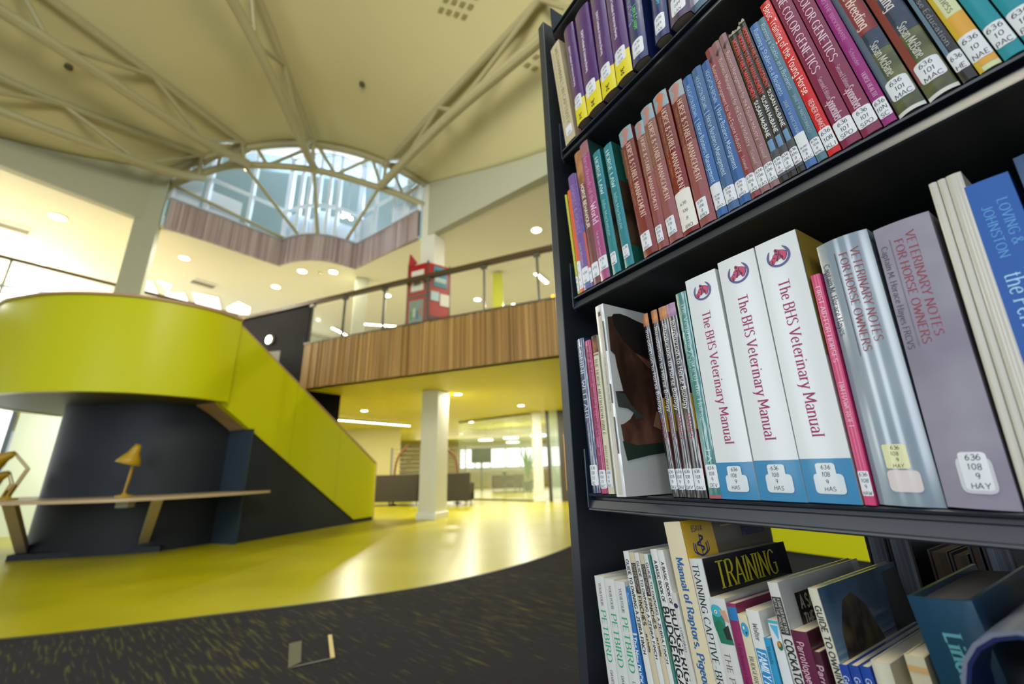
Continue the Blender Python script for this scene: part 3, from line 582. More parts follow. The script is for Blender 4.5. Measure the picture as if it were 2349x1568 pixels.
# ================================================================ BOOKCASE
D=.414; SH=R(-32.2)
ds=V((math.sin(SH),math.cos(SH),0)); nn=V((math.cos(SH),-math.sin(SH),0)); up3=V((0,0,1))
ZS={0:H+.553+.3,1:H+1.335*D,2:H+.637*D,3:H-.0815*D,4:H-.79*D,5:H-.79*D-.294}
def W3(s,y,z): return nn*(D+y)+ds*s+V((0,0,z))   # s along the case (away), y into the case, z world height
case=thing('bookcase',tuple(W3(.5,.2,0)),'tall charcoal steel bookcase filling the right half of the picture','bookcase')
def sbox(s0,s1,y0,y1,z0,z1,name,m,bevel=0,par=None):
    P=[W3(s0,y0,0),W3(s1,y0,0),W3(s1,y1,0),W3(s0,y1,0)]
    return MB().prism([(p.x,p.y) for p in P],z0,z1).build(name,m,par or case,bevel=bevel)
TOPZ=H+2.2*D
sbox(.497,.515,0,.5,0,TOPZ,'end_panel',SHELF,.0015)
sbox(-.5,-.482,0,.5,0,TOPZ,'end_panel',SHELF,.0015)
sbox(-.482,.497,.235,.24,ZS[3]-.03,TOPZ-.02,'shade_backing',mat('07080a',.7,name='shade_black'))  # black sheet standing in for the shade behind the upper three rows
sbox(-.482,.497,.02,.48,.0,.09,'kick_plate',SHELF)
def profile(s0,s1,P):
    mb=MB(); n=len(P)
    mb.add([W3(s,y,z) for s in (s0,s1) for y,z in P],[(i,i+1,n+i+1,n+i) for i in range(n-1)]); return mb
for r in (0,1,2,3,4,5):
    z=ZS[r]
    P=[(.23,z-.001),(.008,z-.001),(.004,z-.0002),(.0015,z-.0004),(0,z-.0015),(.0005,z-.0035),(.004,z-.0045),(.012,z-.0055),(.012,z-.0085),(.004,z-.009),(.001,z-.0185),(-.0012,z-.0195),(-.0016,z-.021),(.0,z-.0225),(.004,z-.023),(.23,z-.023)]
    o=profile(-.478,.468,P).build('shelf',SHELF,case,smooth=True)
    for s in (.468,-.482):
        # end bracket with rounded lower front corner
        Q=[(-.001,z+.06),(-.001,z-.018),(.004,z-.0245),(.22,z-.0245),(.22,z+.06)] if r>1 or True else []
        MB().extr([W3(s,y,zz) for y,zz in Q],ds*.0022).build('bracket',mat('1c2a38',.3,name='blue_black_bracket'),case)
# ================================================================ LETTERING
GL={}
def G(ch,w,*st_): GL[ch]=(w,[(s[0]=='c',[tuple(map(float,p.split(','))) for p in s.lstrip('c').split()]) for s in st_])
G('A',.7,'0,0 .35,1 .7,0','.13,.34 .57,.34'); G('B',.62,'.08,0 .08,1','c.08,1 .4,.99 .52,.77 .4,.54 .08,.53','c.08,.53 .44,.52 .6,.27 .44,.02 .08,0')
G('C',.68,'c.64,.84 .4,1 .14,.85 .04,.5 .14,.15 .4,0 .66,.16'); G('D',.7,'.08,0 .08,1','c.08,1 .42,.98 .66,.72 .66,.28 .42,.02 .08,0')
G('E',.58,'.54,1 .08,1 .08,0 .56,0','.08,.52 .44,.52'); G('F',.54,'.54,1 .08,1 .08,0','.08,.52 .44,.52'); G('G',.74,'c.66,.84 .42,1 .15,.86 .05,.5 .15,.14 .42,0 .66,.1','.67,.05 .67,.44 .44,.44')
G('H',.72,'.08,0 .08,1','.64,0 .64,1','.08,.52 .64,.52'); G('I',.2,'.1,0 .1,1'); G('J',.4,'.3,1 .3,.2','c.3,.2 .24,.02 .08,0 .0,.1'); G('K',.66,'.08,0 .08,1','.6,1 .1,.42','.26,.58 .64,0')
G('L',.54,'.08,1 .08,0 .54,0'); G('M',.84,'.06,0 .08,1 .42,.2 .76,1 .78,0'); G('N',.74,'.08,0 .08,1 .66,0 .66,1'); G('O',.76,'c.38,1 .12,.84 .04,.5 .12,.16 .38,0 .64,.16 .72,.5 .64,.84 .38,1')
G('P',.6,'.08,0 .08,1','c.08,1 .44,.98 .57,.74 .44,.5 .08,.48'); G('Q',.76,'c.38,1 .12,.84 .04,.5 .12,.16 .38,0 .64,.16 .72,.5 .64,.84 .38,1','.44,.24 .74,-.08'); G('R',.66,'.08,0 .08,1','c.08,1 .44,.98 .56,.76 .44,.53 .08,.51','.34,.51 .64,0')
G('S',.58,'c.52,.86 .3,1 .08,.86 .1,.64 .3,.52 .5,.38 .53,.15 .3,0 .05,.14'); G('T',.64,'.02,1 .62,1','.32,1 .32,0'); G('U',.72,'.08,1 .08,.3','c.08,.3 .16,.05 .36,0 .56,.05 .64,.3','.64,.3 .64,1'); G('V',.68,'.02,1 .34,0 .66,1')
G('W',.94,'.02,1 .24,0 .47,.8 .7,0 .92,1'); G('X',.66,'.04,1 .62,0','.62,1 .04,0'); G('Y',.66,'.02,1 .33,.46 .64,1','.33,.46 .33,0'); G('Z',.6,'.06,1 .56,1 .04,0 .58,0')
G('a',.52,'c.08,.56 .24,.68 .42,.58 .44,.4','.44,.45 .44,.05 .5,0','c.44,.4 .16,.36 .06,.18 .18,0 .34,.04 .44,.16'); G('b',.54,'.08,1 .08,.02','c.08,.5 .28,.68 .48,.5 .48,.18 .28,0 .08,.14')
G('c',.48,'c.44,.55 .27,.68 .08,.5 .06,.2 .25,0 .45,.12'); G('d',.56,'.46,1 .46,0','c.46,.5 .27,.68 .06,.5 .06,.18 .27,0 .46,.16'); G('e',.5,'.07,.38 .45,.38','c.45,.38 .42,.6 .26,.68 .08,.52 .06,.2 .26,0 .46,.12')
G('f',.34,'c.36,.95 .26,1 .16,.86 .15,.6','.15,.6 .15,0','.02,.66 .32,.66'); G('g',.54,'c.46,.5 .27,.68 .07,.5 .07,.2 .27,.04 .46,.2','.46,.68 .46,-.1','c.46,-.1 .38,-.29 .2,-.3 .06,-.22'); G('h',.56,'.08,1 .08,0','c.08,.46 .24,.67 .42,.62 .48,.42','.48,.42 .48,0')
G('i',.2,'.1,.66 .1,0','.1,.86 .1,.96'); G('j',.24,'.14,.66 .14,-.15','c.14,-.15 .08,-.3 -.04,-.26','.14,.86 .14,.96'); G('k',.52,'.08,1 .08,0','.46,.66 .1,.26','.22,.4 .5,0'); G('l',.2,'.1,1 .1,0')
G('m',.84,'.08,.68 .08,0','c.08,.46 .2,.66 .36,.64 .43,.42','.43,.42 .43,0','c.43,.46 .55,.66 .7,.64 .77,.42','.77,.42 .77,0'); G('n',.56,'.08,.68 .08,0','c.08,.46 .24,.67 .42,.62 .48,.42','.48,.42 .48,0')
G('o',.54,'c.27,.68 .1,.58 .05,.34 .1,.1 .27,0 .44,.1 .49,.34 .44,.58 .27,.68'); G('p',.56,'.08,.68 .08,-.3','c.08,.5 .28,.68 .5,.5 .5,.18 .28,0 .08,.14'); G('q',.56,'.48,.68 .48,-.3','c.48,.5 .28,.68 .06,.5 .06,.18 .28,0 .48,.16')
G('r',.38,'.08,.68 .08,0','c.08,.44 .2,.64 .36,.64'); G('s',.44,'c.38,.58 .23,.68 .08,.58 .1,.42 .24,.35 .38,.26 .4,.09 .23,0 .05,.09'); G('t',.34,'.15,.88 .15,.15','c.15,.15 .2,.01 .34,.05','.02,.66 .32,.66')
G('u',.56,'.08,.68 .08,.22','c.08,.22 .14,.02 .3,.02 .48,.2','.48,.68 .48,0'); G('v',.5,'.02,.68 .25,0 .48,.68'); G('w',.74,'.02,.68 .19,0 .37,.55 .55,0 .72,.68'); G('x',.5,'.04,.68 .46,0','.46,.68 .04,0'); G('y',.5,'.02,.68 .26,.02','.48,.68 .26,.02 .14,-.28 .02,-.3'); G('z',.46,'.05,.66 .42,.66 .04,0 .44,0')
G('0',.56,'c.28,1 .1,.84 .05,.5 .1,.16 .28,0 .46,.16 .51,.5 .46,.84 .28,1'); G('1',.3,'.05,.8 .17,1 .17,0'); G('2',.54,'c.06,.8 .26,1 .47,.84 .42,.5 .05,0','.05,0 .52,0'); G('3',.52,'c.06,.88 .28,1 .46,.8 .36,.56 .2,.52','c.2,.52 .44,.48 .5,.24 .28,0 .04,.12')
G('4',.56,'.4,0 .4,1 .04,.3 .54,.3'); G('5',.52,'.46,1 .12,1 .09,.56','c.09,.56 .34,.62 .5,.36 .34,.02 .05,.06'); G('6',.54,'c.44,.96 .2,.8 .06,.4 .14,.05 .32,0 .5,.2 .44,.48 .24,.54 .08,.34'); G('7',.5,'.04,1 .48,1 .18,0')
G('8',.54,'c.27,1 .1,.9 .12,.64 .27,.53 .45,.38 .47,.12 .27,0 .07,.12 .09,.38 .27,.53 .42,.64 .44,.9 .27,1'); G('9',.54,'c.46,.7 .3,.44 .1,.56 .08,.85 .28,1 .46,.86 .47,.5 .36,.02')
G('&',.74,'c.72,.0 .2,.66 .18,.92 .36,1 .46,.82 .3,.58 .06,.3 .12,.03 .38,0 .66,.4'); G('.',.2,'.1,0 .1,.08'); G(',',.2,'.12,.08 .06,-.14'); G('-',.36,'.04,.36 .32,.36'); G('|',.3,'.15,-.2 .15,1'); G('/',.4,'.02,0 .38,1'); G("'",.2,'.1,1 .1,.75')
STY={'serif':(.15,.05,1,0),'slight':(.12,.055,1,0),'sans':(.13,.12,0,0),'bold':(.2,.19,0,0),'heavy':(.22,.14,1,0),'ital':(.15,.07,1,.2),'hand':(.12,.12,0,.08),'thin':(.1,.09,0,0)}
def cat2(P,n=5):
    q=cr_([V((x,y,0)) for x,y in P],n); return [(p.x,p.y) for p in q]
def layout(s):
    x=0;out=[]
    for ch in s:
        if ch==' ': x+=.32; continue
        g=GL.get(ch) or GL.get(ch.upper())
        if not g: x+=.3; continue
        out.append((x,g)); x+=g[0]+.12
    return out,x
def letter(mb,s,Hc,length,style,mapf,jit=0,sub=1):
    wv,wh,ser,sl=STY[style]; gl,W=layout(s)
    if not W: return
    k=(length/(W*Hc)) if length else 1.0
    ws=wv/ (k**.5) if k else wv
    def emit(P):
        n=len(mb.v)
        for x,y in P: mb.v.append(tuple(mapf((x+sl*y)*k*Hc,y*Hc)))
        mb.f.append(tuple(range(n,n+len(P))))
    for x0,(gw,sts) in gl:
        jx,jy,js=(random.uniform(-jit,jit),random.uniform(-jit,jit),1+random.uniform(-jit,jit)) if jit else (0,0,1)
        for cur,P in sts:
            Q=[(x0+jx+x*js,(y+jy)*js) for x,y in (cat2(P) if cur else P)]
            Q0=Q; cor=[Q[0]]
            if not cur and sub:
                Q2=[Q[0]]
                for a,b in zip(Q,Q[1:]):
                    m_=max(1,math.ceil(math.dist(a,b)/.14))
                    Q2+=[(a[0]+(b[0]-a[0])*t/m_,a[1]+(b[1]-a[1])*t/m_) for t in range(1,m_+1)]
                Q=Q2
            N=[]
            for i in range(len(Q)):
                a=Q[max(0,i-1)];b=Q[min(len(Q)-1,i+1)]
                dx,dy=b[0]-a[0],b[1]-a[1]; l=math.hypot(dx,dy) or 1; nx,ny=-dy/l,dx/l
                if 0<i<len(Q)-1:
                    c=Q[i]; e=(c[0]-a[0],c[1]-a[1]); le=math.hypot(*e) or 1; ca=abs((e[0]*dx+e[1]*dy)/(le*l)); ml=1/max(.5,ca)
                else: ml=1
                # elliptical pen: wide for vertical strokes
                hx,hy=nx*ws/2*ml,ny*wh/2*ml
                N.append((hx,hy))
            e=wh*.3
            for i in range(len(Q)-1):
                a,b=Q[i],Q[i+1];na,nb=N[i],N[i+1]
                emit([(a[0]+na[0],a[1]+na[1]),(b[0]+nb[0],b[1]+nb[1]),(b[0]-nb[0],b[1]-nb[1]),(a[0]-na[0],a[1]-na[1])])
            if ser and not cur:
                for (x,y),(ox,oy),(px_,py) in ((Q[0],Q[1],P[0]),(Q[-1],Q[-2],P[-1])):
                    if abs(y-oy)>abs(x-ox)*.8 and any(abs(py-t)<.03 for t in (0,1,.68,-.3)):
                        sy=-.5 if py>.3 else .5; w2=ws*1.0
                        emit([(x-w2,y),(x+w2,y),(x+w2,y+sy*.07),(x-w2,y+sy*.07)])
# ================================================================ BOOKS
PAGE=mat('cfc6ae',.9,name='page_edges')
def yfront(x,w,b): return b*((2*x/w-1)**2) if b else 0
class Book:
    def __init__(s,row,s0,w,h,lean,p,cov,rough=.35,bulge=.0015,depth=.165,tb=.0012,label='',group=None,hard=0,coat=.3,page=None,name='book'):
        s.w,s.h,s.b,s.d=w,h,bulge,depth; s.n=0; s.i=0
        rt_=bpy.data.objects.new(name,None); COL.objects.link(rt_); rt_.empty_display_size=.02
        a=R(lean); z=ZS[row]+.0003+(0 if lean>=0 else w*math.sin(-a))
        base=W3(s0,-p,z); X=-ds*math.cos(a)+up3*math.sin(a) ; Zv=up3*math.cos(a)+ds*math.sin(a); Y=nn
        M=Matrix((X,Y,Zv)).transposed().to_4x4(); M.translation=base; rt_.matrix_world=M
        tag(rt_,label,'book',group); s.o=rt_
        m=mat(cov,rough,coat=coat) if isinstance(cov,str) else cov; s.m=m
        k=12; out=[(w*i/k,yfront(w*i/k,w,bulge)) for i in range(k+1)]
        out=[(0.0,depth)]+out+[(w,depth)]
        inn=[(tb,depth)]+[(tb+(w-2*tb)*i/k,yfront(w*i/k,w,bulge)+tb) for i in range(k+1)]+[(w-tb,depth)]
        n=len(out); mb=MB(); vs=[(x,y,z) for z in (0,h) for x,y in out]+[(x,y,z) for z in (0,h) for x,y in inn]
        fs=[]
        for i in range(n-1):
            fs+=[(i,i+1,n+i+1,n+i),(2*n+i,3*n+i,3*n+i+1,2*n+i+1),(i,2*n+i,2*n+i+1,i+1),(n+i,n+i+1,3*n+i+1,3*n+i)]
        fs+=[(0,n,3*n,2*n),(n-1,2*n+n-1,3*n+n-1,n+n-1)]
        mb.add(vs,fs).build('cover',m,rt_,smooth=True)
        q=hard or .0006
        pb=MB(); P=[(tb,depth-.003-q)]+[(tb+(w-2*tb)*i/k,yfront(w*i/k,w,bulge)+tb+.0002) for i in range(k+1)]+[(w-tb,depth-.003-q)]
        pb.prism(P,q,h-q).build('pages',page or PAGE,rt_)
    def eps(s): s.i+=1; return .00012+.00005*s.i
    def rect(s,u0,u1,v0,v1,col,name='colour_band',par=None,rough=.4,e=None,rc=0):
        w,h=s.w,s.h; e=e or s.eps(); nu=12; mb=MB()
        def f(a,b):
            x=w*(u0+(u1-u0)*a); z=h*(1-v0-(v1-v0)*b); return (x,yfront(x,w,s.b)-e,z)
        if rc:
            nv=6; ww=w*(u1-u0); hh=h*(v1-v0); r=min(rc,ww*.4)
            def f(a,b):
                # squeeze corners
                zz=b*hh; t=min(zz,hh-zz); ins=0 if t>=r else r-math.sqrt(max(0,r*r-(r-t)**2))
                x=w*u0+ins+(ww-2*ins)*a; return (x,yfront(x,w,s.b)-e,h*(1-v0)-zz)
            mb=MB(); rows=[0,.03,.08,.18,.5,.82,.92,.97,1]; n=len(rows)
            for b in rows:
                for i in range(nu+1): mb.v.append(f(i/nu,b))
            for j in range(n-1):
                for i in range(nu): a=j*(nu+1)+i; mb.f.append((a,a+1,a+nu+2,a+nu+1))
        else: mb.grid(f,nu,1)
        m=mat(col,rough,coat=.3) if isinstance(col,str) else col
        return mb.build(name,m,par or s.o),e
    def poly(s,P,col,name='picture',rough=.4,par=None):
        w,h=s.w,s.h; e=s.eps(); bm=bmesh.new()
        vs=[bm.verts.new((w*u,0,h*(1-v))) for u,v in P]; bm.faces.new(vs)
        for i in range(1,8): bmesh.ops.bisect_plane(bm,geom=bm.verts[:]+bm.edges[:]+bm.faces[:],plane_co=(w*i/8,0,0),plane_no=(1,0,0))
        bmesh.ops.triangulate(bm,faces=bm.faces)
        for v in bm.verts: v.co.y=yfront(v.co.x,w,s.b)-e
        me=bpy.data.meshes.new(name); bm.to_mesh(me); bm.free(); o=bpy.data.objects.new(name,me); COL.objects.link(o); o.parent=par or s.o
        me.materials.append(mat(col,rough) if isinstance(col,str) else col); return o
    def text(s,t,uc,v0,L_,cap,style,col,name='spine_lettering',par=None):
        w,h=s.w,s.h; e=s.eps(); Hc=cap*w if cap<1.5 else cap/1000
        def f(tx,ty): x=w*uc+ty-Hc/2; return (x,yfront(min(max(x,0),w),w,s.b)-e,h*(1-v0)-tx)
        mb=MB(); letter(mb,t,Hc,L_*h if L_ else None,style,f); return mb.build(name,mat(col,.5) if isinstance(col,str) else col,par or s.o)
    def callno(s,v0,v1,lines,u0=.0,u1=1.0,col='d5d8dc',ink='15161c',rc=.0015,lh=None):
        lab,e=s.rect(u0,u1,v0,v1,col,'call_number_label',rc=rc,rough=.45)
        w,h=s.w,s.h; n=len(lines); H0=h*(v1-v0); ch=min((lh or .6)*H0/n,.0042); mb=MB(); e2=s.eps()
        for i,t in enumerate(lines):
            g,W=layout(t); bw=(u1-u0)*w*.82; k=min(1.05,bw/(W*ch)) if W else 1
            x0=w*u0+(u1-u0)*w*.5-W*ch*k/2+random.uniform(-.03,.03)*w; zb=h*(1-v0)-H0*(i+.86)/n
            def f(tx,ty): x=x0+tx; return (x,yfront(min(max(x,0),w),w,s.b)-e2,zb+ty+tx*.02)
            letter(mb,t,ch,W*ch*k,'hand',f,jit=.05)
        mb.build('call_number',mat(ink,.6),lab)
    # right-hand cover: a = metres from the spine, v = fraction from the top
    def crect(s,a0,a1,v0,v1,col,name='cover_panel',rough=.35,par=None):
        e=s.eps(); x=s.w+e; h=s.h
        return MB().add([(x,a0,h*(1-v0)),(x,a1,h*(1-v0)),(x,a1,h*(1-v1)),(x,a0,h*(1-v1))],[(0,1,2,3)]).build(name,mat(col,rough,coat=.3) if isinstance(col,str) else col,par or s.o)
    def cpoly(s,P,col,name='cover_picture',rough=.35,par=None):
        e=s.eps(); x=s.w+e; h=s.h
        return MB().add([(x,a,h*(1-v)) for a,v in P],[tuple(range(len(P)))]).build(name,mat(col,rough,coat=.3) if isinstance(col,str) else col,par or s.o)
    def ctext(s,t,a0,v0,L_,Hc,style,col,slope=0,name='cover_lettering',par=None):
        e=s.eps(); x=s.w+e; h=s.h; mb=MB(); letter(mb,t,Hc,L_,style,lambda tx,ty:(x,a0+tx,h*(1-v0)+ty+slope*tx)); return mb.build(name,mat(col,.5),par or s.o)
# ---------------- bottom-row geometry etc. (metres): along-case position, thickness, height, lean
def circ(cu,cv,ru,rv,n=14,a0=0,a1=6.283): return [(cu+ru*math.cos(a0+(a1-a0)*i/n),cv+rv*math.sin(a0+(a1-a0)*i/n)) for i in range(n)]
# ===== top shelf
b=Book(1,.4577,.0265,.2559,5.1,0,'b9ab88',label='cream book WILD MAMMALS IN CAPTIVITY, first on the top shelf at the panel',bulge=.001,rough=.5)
b.text('WILD MAMMALS IN CAPTIVITY',.62,.05,.8,.3,'slight','5d6a34'); b.text('PRINCIPLES AND TECHNIQUES',.25,.08,.72,.1,'thin','8b7a5a'); b.callno(.86,.94,['WIL'],.25,.85,rc=.002)
b=Book(1,.4315,.0045,.25,3.8,-.012,'1a2148',label='thin dark blue and brown book between the cream book and the first purple one',bulge=.0005); b.rect(0,1,.12,.3,'3f86a8','picture'); b.rect(0,1,.34,1,'6a3420')
PL=['first','second','third','fourth']
PG=[(.4135,.0255,.2333,3.4),(.3872,.0335,.2319,1.8),(.3524,.030,.2300,.4),(.3213,.0305,.2290,0)]
for i,(s0,w_,h_,le) in enumerate(PG):
    b=Book(1,s0,w_,h_,le,.012,'4a1d68',rough=.22,bulge=.003,coat=.6,label='%s purple and yellow nursing textbook, counted from the cream book'%PL[i],group='purple textbooks on the top shelf')
    b.text('BSAVA Textbook of Veterinary Nursing',.42,.22,.42,.16,'bold','cfc4d6'); b.rect(0,1,.80,1.0,'d8c812','yellow_band'); b.callno(.745,.865,['636','089','TUR'],.12,.8,rc=.004); b.text('3rd',.5,.92,.06,.22,'bold','3a2a10')
for i,(s0,w_,le,pc,l) in enumerate(((.2905,.0277,-1.8,'3fa848','navy book with green author name right of the purple textbooks'),(.2502,.0233,-3.8,'2f9ab0','navy book with turquoise author name, second of the nursing titles'),(.2244,.0300,-4.0,'6ab040','navy book with bright page edges below, third of the nursing titles'))):
    b=Book(1,s0,w_,.235,le,.012,'232f66' if i<2 else '4a3a5a',rough=.2,bulge=.004,coat=.6,label=l)
    b.text('Veterinary Nursing',.36,.12,.56,.34,'thin','8a9ccc'); b.text('Lane & Cooper',.6,.56 if i<2 else .5,.2,.22,'bold',pc); b.callno(.83,.955,['636','089','LAN'],.15,.85,rc=.004)
b=Book(1,.1979,.0294,.235,-4,0,'5a7a88',label='grey blue book cut by the top edge of the photo',rough=.3); b.callno(.85,.95,['636','TUR'])
for i in range(10): pass
# ===== second shelf
BR=['636','106','8','BRO']; EA=['636','106','8','EAS']; MA=['636','106','8','MAC']
b=Book(2,.4583,.0050,.1939,4.0,0,'b3b02a',label='thin lime yellow booklet beside the end panel on the second shelf'); b.callno(.84,.98,['3','0','C'])
b=Book(2,.4522,.0085,.1965,3.5,0,'d1552a',label='thin orange book next to the lime yellow booklet'); b.callno(.72,.97,['1','3','4','U'])
b=Book(2,.4433,.0155,.2225,4.2,0,'6f4f8e',label='wider purple book about horses and ponies near the end panel'); b.text('HORSES & PONIES',.5,.1,.45,.45,'bold','8f74b0'); b.text('Julie Whitaker',.5,.62,.2,.28,'sans','b09fc4'); b.callno(.83,.95,['636','UL'],.1,1); b.rect(.1,.95,.955,.985,'4a6a9a','picture')
b=Book(2,.4272,.0062,.2197,4.7,0,'5d4286',label='narrow purple and orange book beside the wider purple one'); b.text('Horse Law',.5,.1,.5,.5,'sans','8f7ab8'); b.rect(0,1,.5,.53,'2f5a9a','picture'); b.rect(.5,1,.55,.85,'c04a2c'); b.callno(.85,.97,['10','C'])
b=Book(2,.4206,.0150,.2551,4.1,0,'6a3a38',label='brown book HORSE BEHAVIOUR left of the pink breeds book'); b.rect(0,1,.0,.28,nmat('bay_picture','7a4a2c','b07848',noise=40,rough=.4),'picture'); b.text('HORSE BEHAVIOUR',.55,.27,.34,.42,'bold','d9cdbc'); b.text('Susan McBane',.5,.66,.2,.25,'sans','8d5a50'); b.callno(.86,.955,['636','JU'],.05,1)
b.crect(.002,.06,.3,.42,'3f9a48'); b.crect(.002,.1,.42,.9,'2a2028')
b=Book(2,.4053,.0190,.2617,4.1,0,'a04a7c',rough=.2,coat=.6,label='magenta pink book Horse Breeds of the World with dark green back cover'); b.rect(0,1,0,.1,'9a6468'); b.text('Horse Breeds of the',.5,.1,.38,.42,'serif','c98aac'); b.text('World',.5,.48,.15,.62,'serif','e6c3d6'); b.text('Sarah Jane Swinney',.5,.68,.18,.24,'serif','d0a0be'); b.callno(.855,.94,['636','1','SWI'],.1,1); b.crect(.001,.16,0,1,'1f4a44')
for i,(s0,w_) in enumerate(((.3802,.0159),(.3568,.0167))):
    b=Book(2,s0,w_,(.2229,.2173)[i],4.0,0,'1f7d88',rough=.2,coat=.6,depth=.155,label='teal book HORSE LAW, %s of the pair'%('left','right')[i],group='teal law books')
    b.text('HORSE LAW',.42,.05,.33,.42,'serif','c9e4e6'); b.text('Julie Mackenzie',.45,.42,.3,.36,'slight','8fc8cc'); b.callno(.845,.935,['636','LI','MAC'],.05,.75); b.crect(.0005,.15,0,.34,'15564a'); b.crect(.0005,.15,.34,.86,nmat('law_photo','15120e','5a4a34',noise=18,rough=.3),'cover_picture'); b.crect(.0005,.15,.86,1,'15564a'); b.ctext('H',.02,.17,.012,.03,'serif','a8b070'); b.ctext('L',.02,.3,.012,.03,'serif','a8b070')
hb=[('h1',.3240,.0234,.2177,4.2,'7d2e2c'),('h2',.3001,.0160,.2069,2.8,'8a4444'),('h3',.2829,.0197,.2212,3.6,'8e5050'),('h4',.2626,.0214,.2232,3.0,'7a1c1c'),('h5',.2398,.0200,.2164,2.5,'8d4c4c')]
hl=['leftmost wide brown HORSE & STABLE MANAGEMENT book with cracked foot','narrow faded HORSE & STABLE MANAGEMENT book, second of five','glossy pink brown HORSE & STABLE MANAGEMENT book, third of five','HORSE & STABLE MANAGEMENT book with the orange horse head and tall label','HORSE & STABLE MANAGEMENT book directly left of the blue business books']
for i,(k,s0,w_,h_,le,c) in enumerate(hb):
    b=Book(2,s0,w_,h_,le,0,c,rough=.16,bulge=.0025,coat=.8,label=hl[i]); 
    b.rect(0,1,0,.12,'7d9aa4' if i!=4 else '8d9aa0','picture'); b.poly([(.2,.03),(.55,.0),(.85,.03),(.7,.07),(.55,.13),(.2,.15),(.1,.12),(.4,.07)],'c06a48' if i==3 else 'b07a70','horse_head')
    b.rect(0,1,.13,.45,'6a2420' if i in(0,3,4) else '7a4c40'); b.text('HORSE & STABLE MANAGEMENT',.6,.14,.6,.34,'serif','d8b8a4'); b.text('Houghton Brown, Pilliner and Davies',.24,.17,.45,.16,'slight','b8804c'); 
    b.rect(.06,.30,.2,.62,'a89cc4','sheen_panel') if 0 else None
    if i==3: b.callno(.73,.975,['','636','106','8','BRO'],0,1,col='d9d6cc')
    else: b.callno(.84,.955,BR,.05,.75,rc=.001)
for i,(s0,w_,h_,le) in enumerate(((.2181,.0123,.2104,2.6),(.2051,.0127,.2115,2.6),(.1918,.0121,.2080,2.6))):
    b=Book(2,s0,w_,h_,le,0,('2c5f9c','3c628e','2a5a94')[i],rough=.16,bulge=.002,coat=.8,label='%s blue Horse Business Management paperback'%('left','middle','right')[i],group='blue business books')
    b.text('HOUGHTON BROWN',.45,.07,.25,.36,'sans','9cbcdc'); b.text('|',.5,.34,.02,.5,'sans','9cbcdc'); b.text('Horse Business Management',.52,.37,.42,.44,'slight','b9d4ea'); b.callno(.86,.955,BR)
    if i==0: b.rect(0,1,.80,.87,'d3d6d8','blank_label')
for i,(s0,w_,h_,le) in enumerate(((.1790,.0094,.2213,3.7),(.1692,.0091,.2224,3.9),(.1596,.0088,.2237,3.9))):
    b=Book(2,s0,w_,h_,le,0,('84363a','8b6263','8b6465')[i],rough=.2,bulge=.0015,coat=.6,label=('brick red','faded rose, middle','faded rose, right')[i]+' Business Management for the Equine Industry book',group='business management books')
    b.poly([(.15,.085),(.6,.06),(.9,.055),(.85,.075),(.6,.085),(.5,.1),(.3,.1)],'3a2226','horse_silhouette'); b.text('Business Management for the Equine Industry',.5,.13,.60,.42,'sans','cdaead'); b.text('Eastwood',.5,.76,.08,.36,'slight','cdaead'); b.callno(.87,.97,EA)
for i,(s0,w_,h_,le) in enumerate(((.1502,.0077,.2130,3.7),(.1421,.0074,.2127,4.1),(.1340,.0067,.2180,4.5))):
    b=Book(2,s0,w_,h_,le,0,'141416',rough=.25,bulge=.001,coat=.6,label='%s torn black MODERN STABLE MANAGEMENT book with red title'%('left','middle','right')[i],group='black stable books')
    b.text('MODERN STABLE MANAGEMENT',.5,.05,.44,.5,'bold','cc3a34'); b.text('SUSAN McBANE',.5,.5,.24,.46,'bold','cfcfc8'); b.rect(.15,.8,.755,.82,'5d86ac','picture'); b.rect(0,1,.82,.97,'3a3f44','worn_foot'); b.callno(.865,.955,MA)
    b.poly([(0,0),(.2,-.008),(.5,.004),(.8,-.01),(1,.0),(1,.012),(.5,.016),(0,.01)],'8a8570','frayed_head')
for i,(s0,w_,h_,le) in enumerate(((.1266,.0089,.2002,4.3),(.1170,.0079,.1994,4.8))):
    b=Book(2,s0,w_,h_,le,0,('3a66a0','4a7080')[i],rough=.22,bulge=.001,coat=.6,label=('blue','grey teal')[i]+' Running a Stables as a Business paperback',group='stables business books')
    b.text('Running a Stables as a Business',.5,.04,.5,.48,'ital','a9c4dc'); b.text('JANET W MACDONALD',.5,.58,.25,.34,'slight','9cb4cc'); b.callno(.87,.96,MA)
    if i==0: b.rect(0,1,.8,.88,'d3d6d8','blank_label')
b=Book(2,.1082,.0096,.2151,5.1,0,'c4101c',rough=.3,bulge=.001,label='bright red book Basic Training of the Young Horse')
b.text('Basic Training of the Young Horse',.5,.03,.62,.62,'sans','e8d4cc'); b.text('REINER KLIMKE',.5,.69,.17,.4,'sans','e4c0bc'); b.callno(.86,.97,['636','108','KLI'])
for i,(s0,w_) in enumerate(((.0974,.0140),(.0825,.0133))):
    b=Book(2,s0,w_,.235,5.0,0,'7c2248',rough=.16,bulge=.001,coat=.8,label='%s wine coloured EQUINE COLOR GENETICS book'%('left','right')[i],group='colour genetics books')
    b.text('EQUINE COLOR GENETICS',.5,.02,.6,.5,'serif','ddc4cc'); b.text('Second Edition',.5,.65,.12,.25,'slight','c8a4b4'); b.text('Sponenberg',.5,.77,.12,.5,'serif','d4b8c4'); b.callno(.88,.965,['636','101','SPO'],.0,1,rc=.002)
b=Book(2,.0682,.0085,.235,5.0,0,'8c2070',rough=.3,bulge=.001,label='magenta book about the broodmare beside the wine coloured pair')
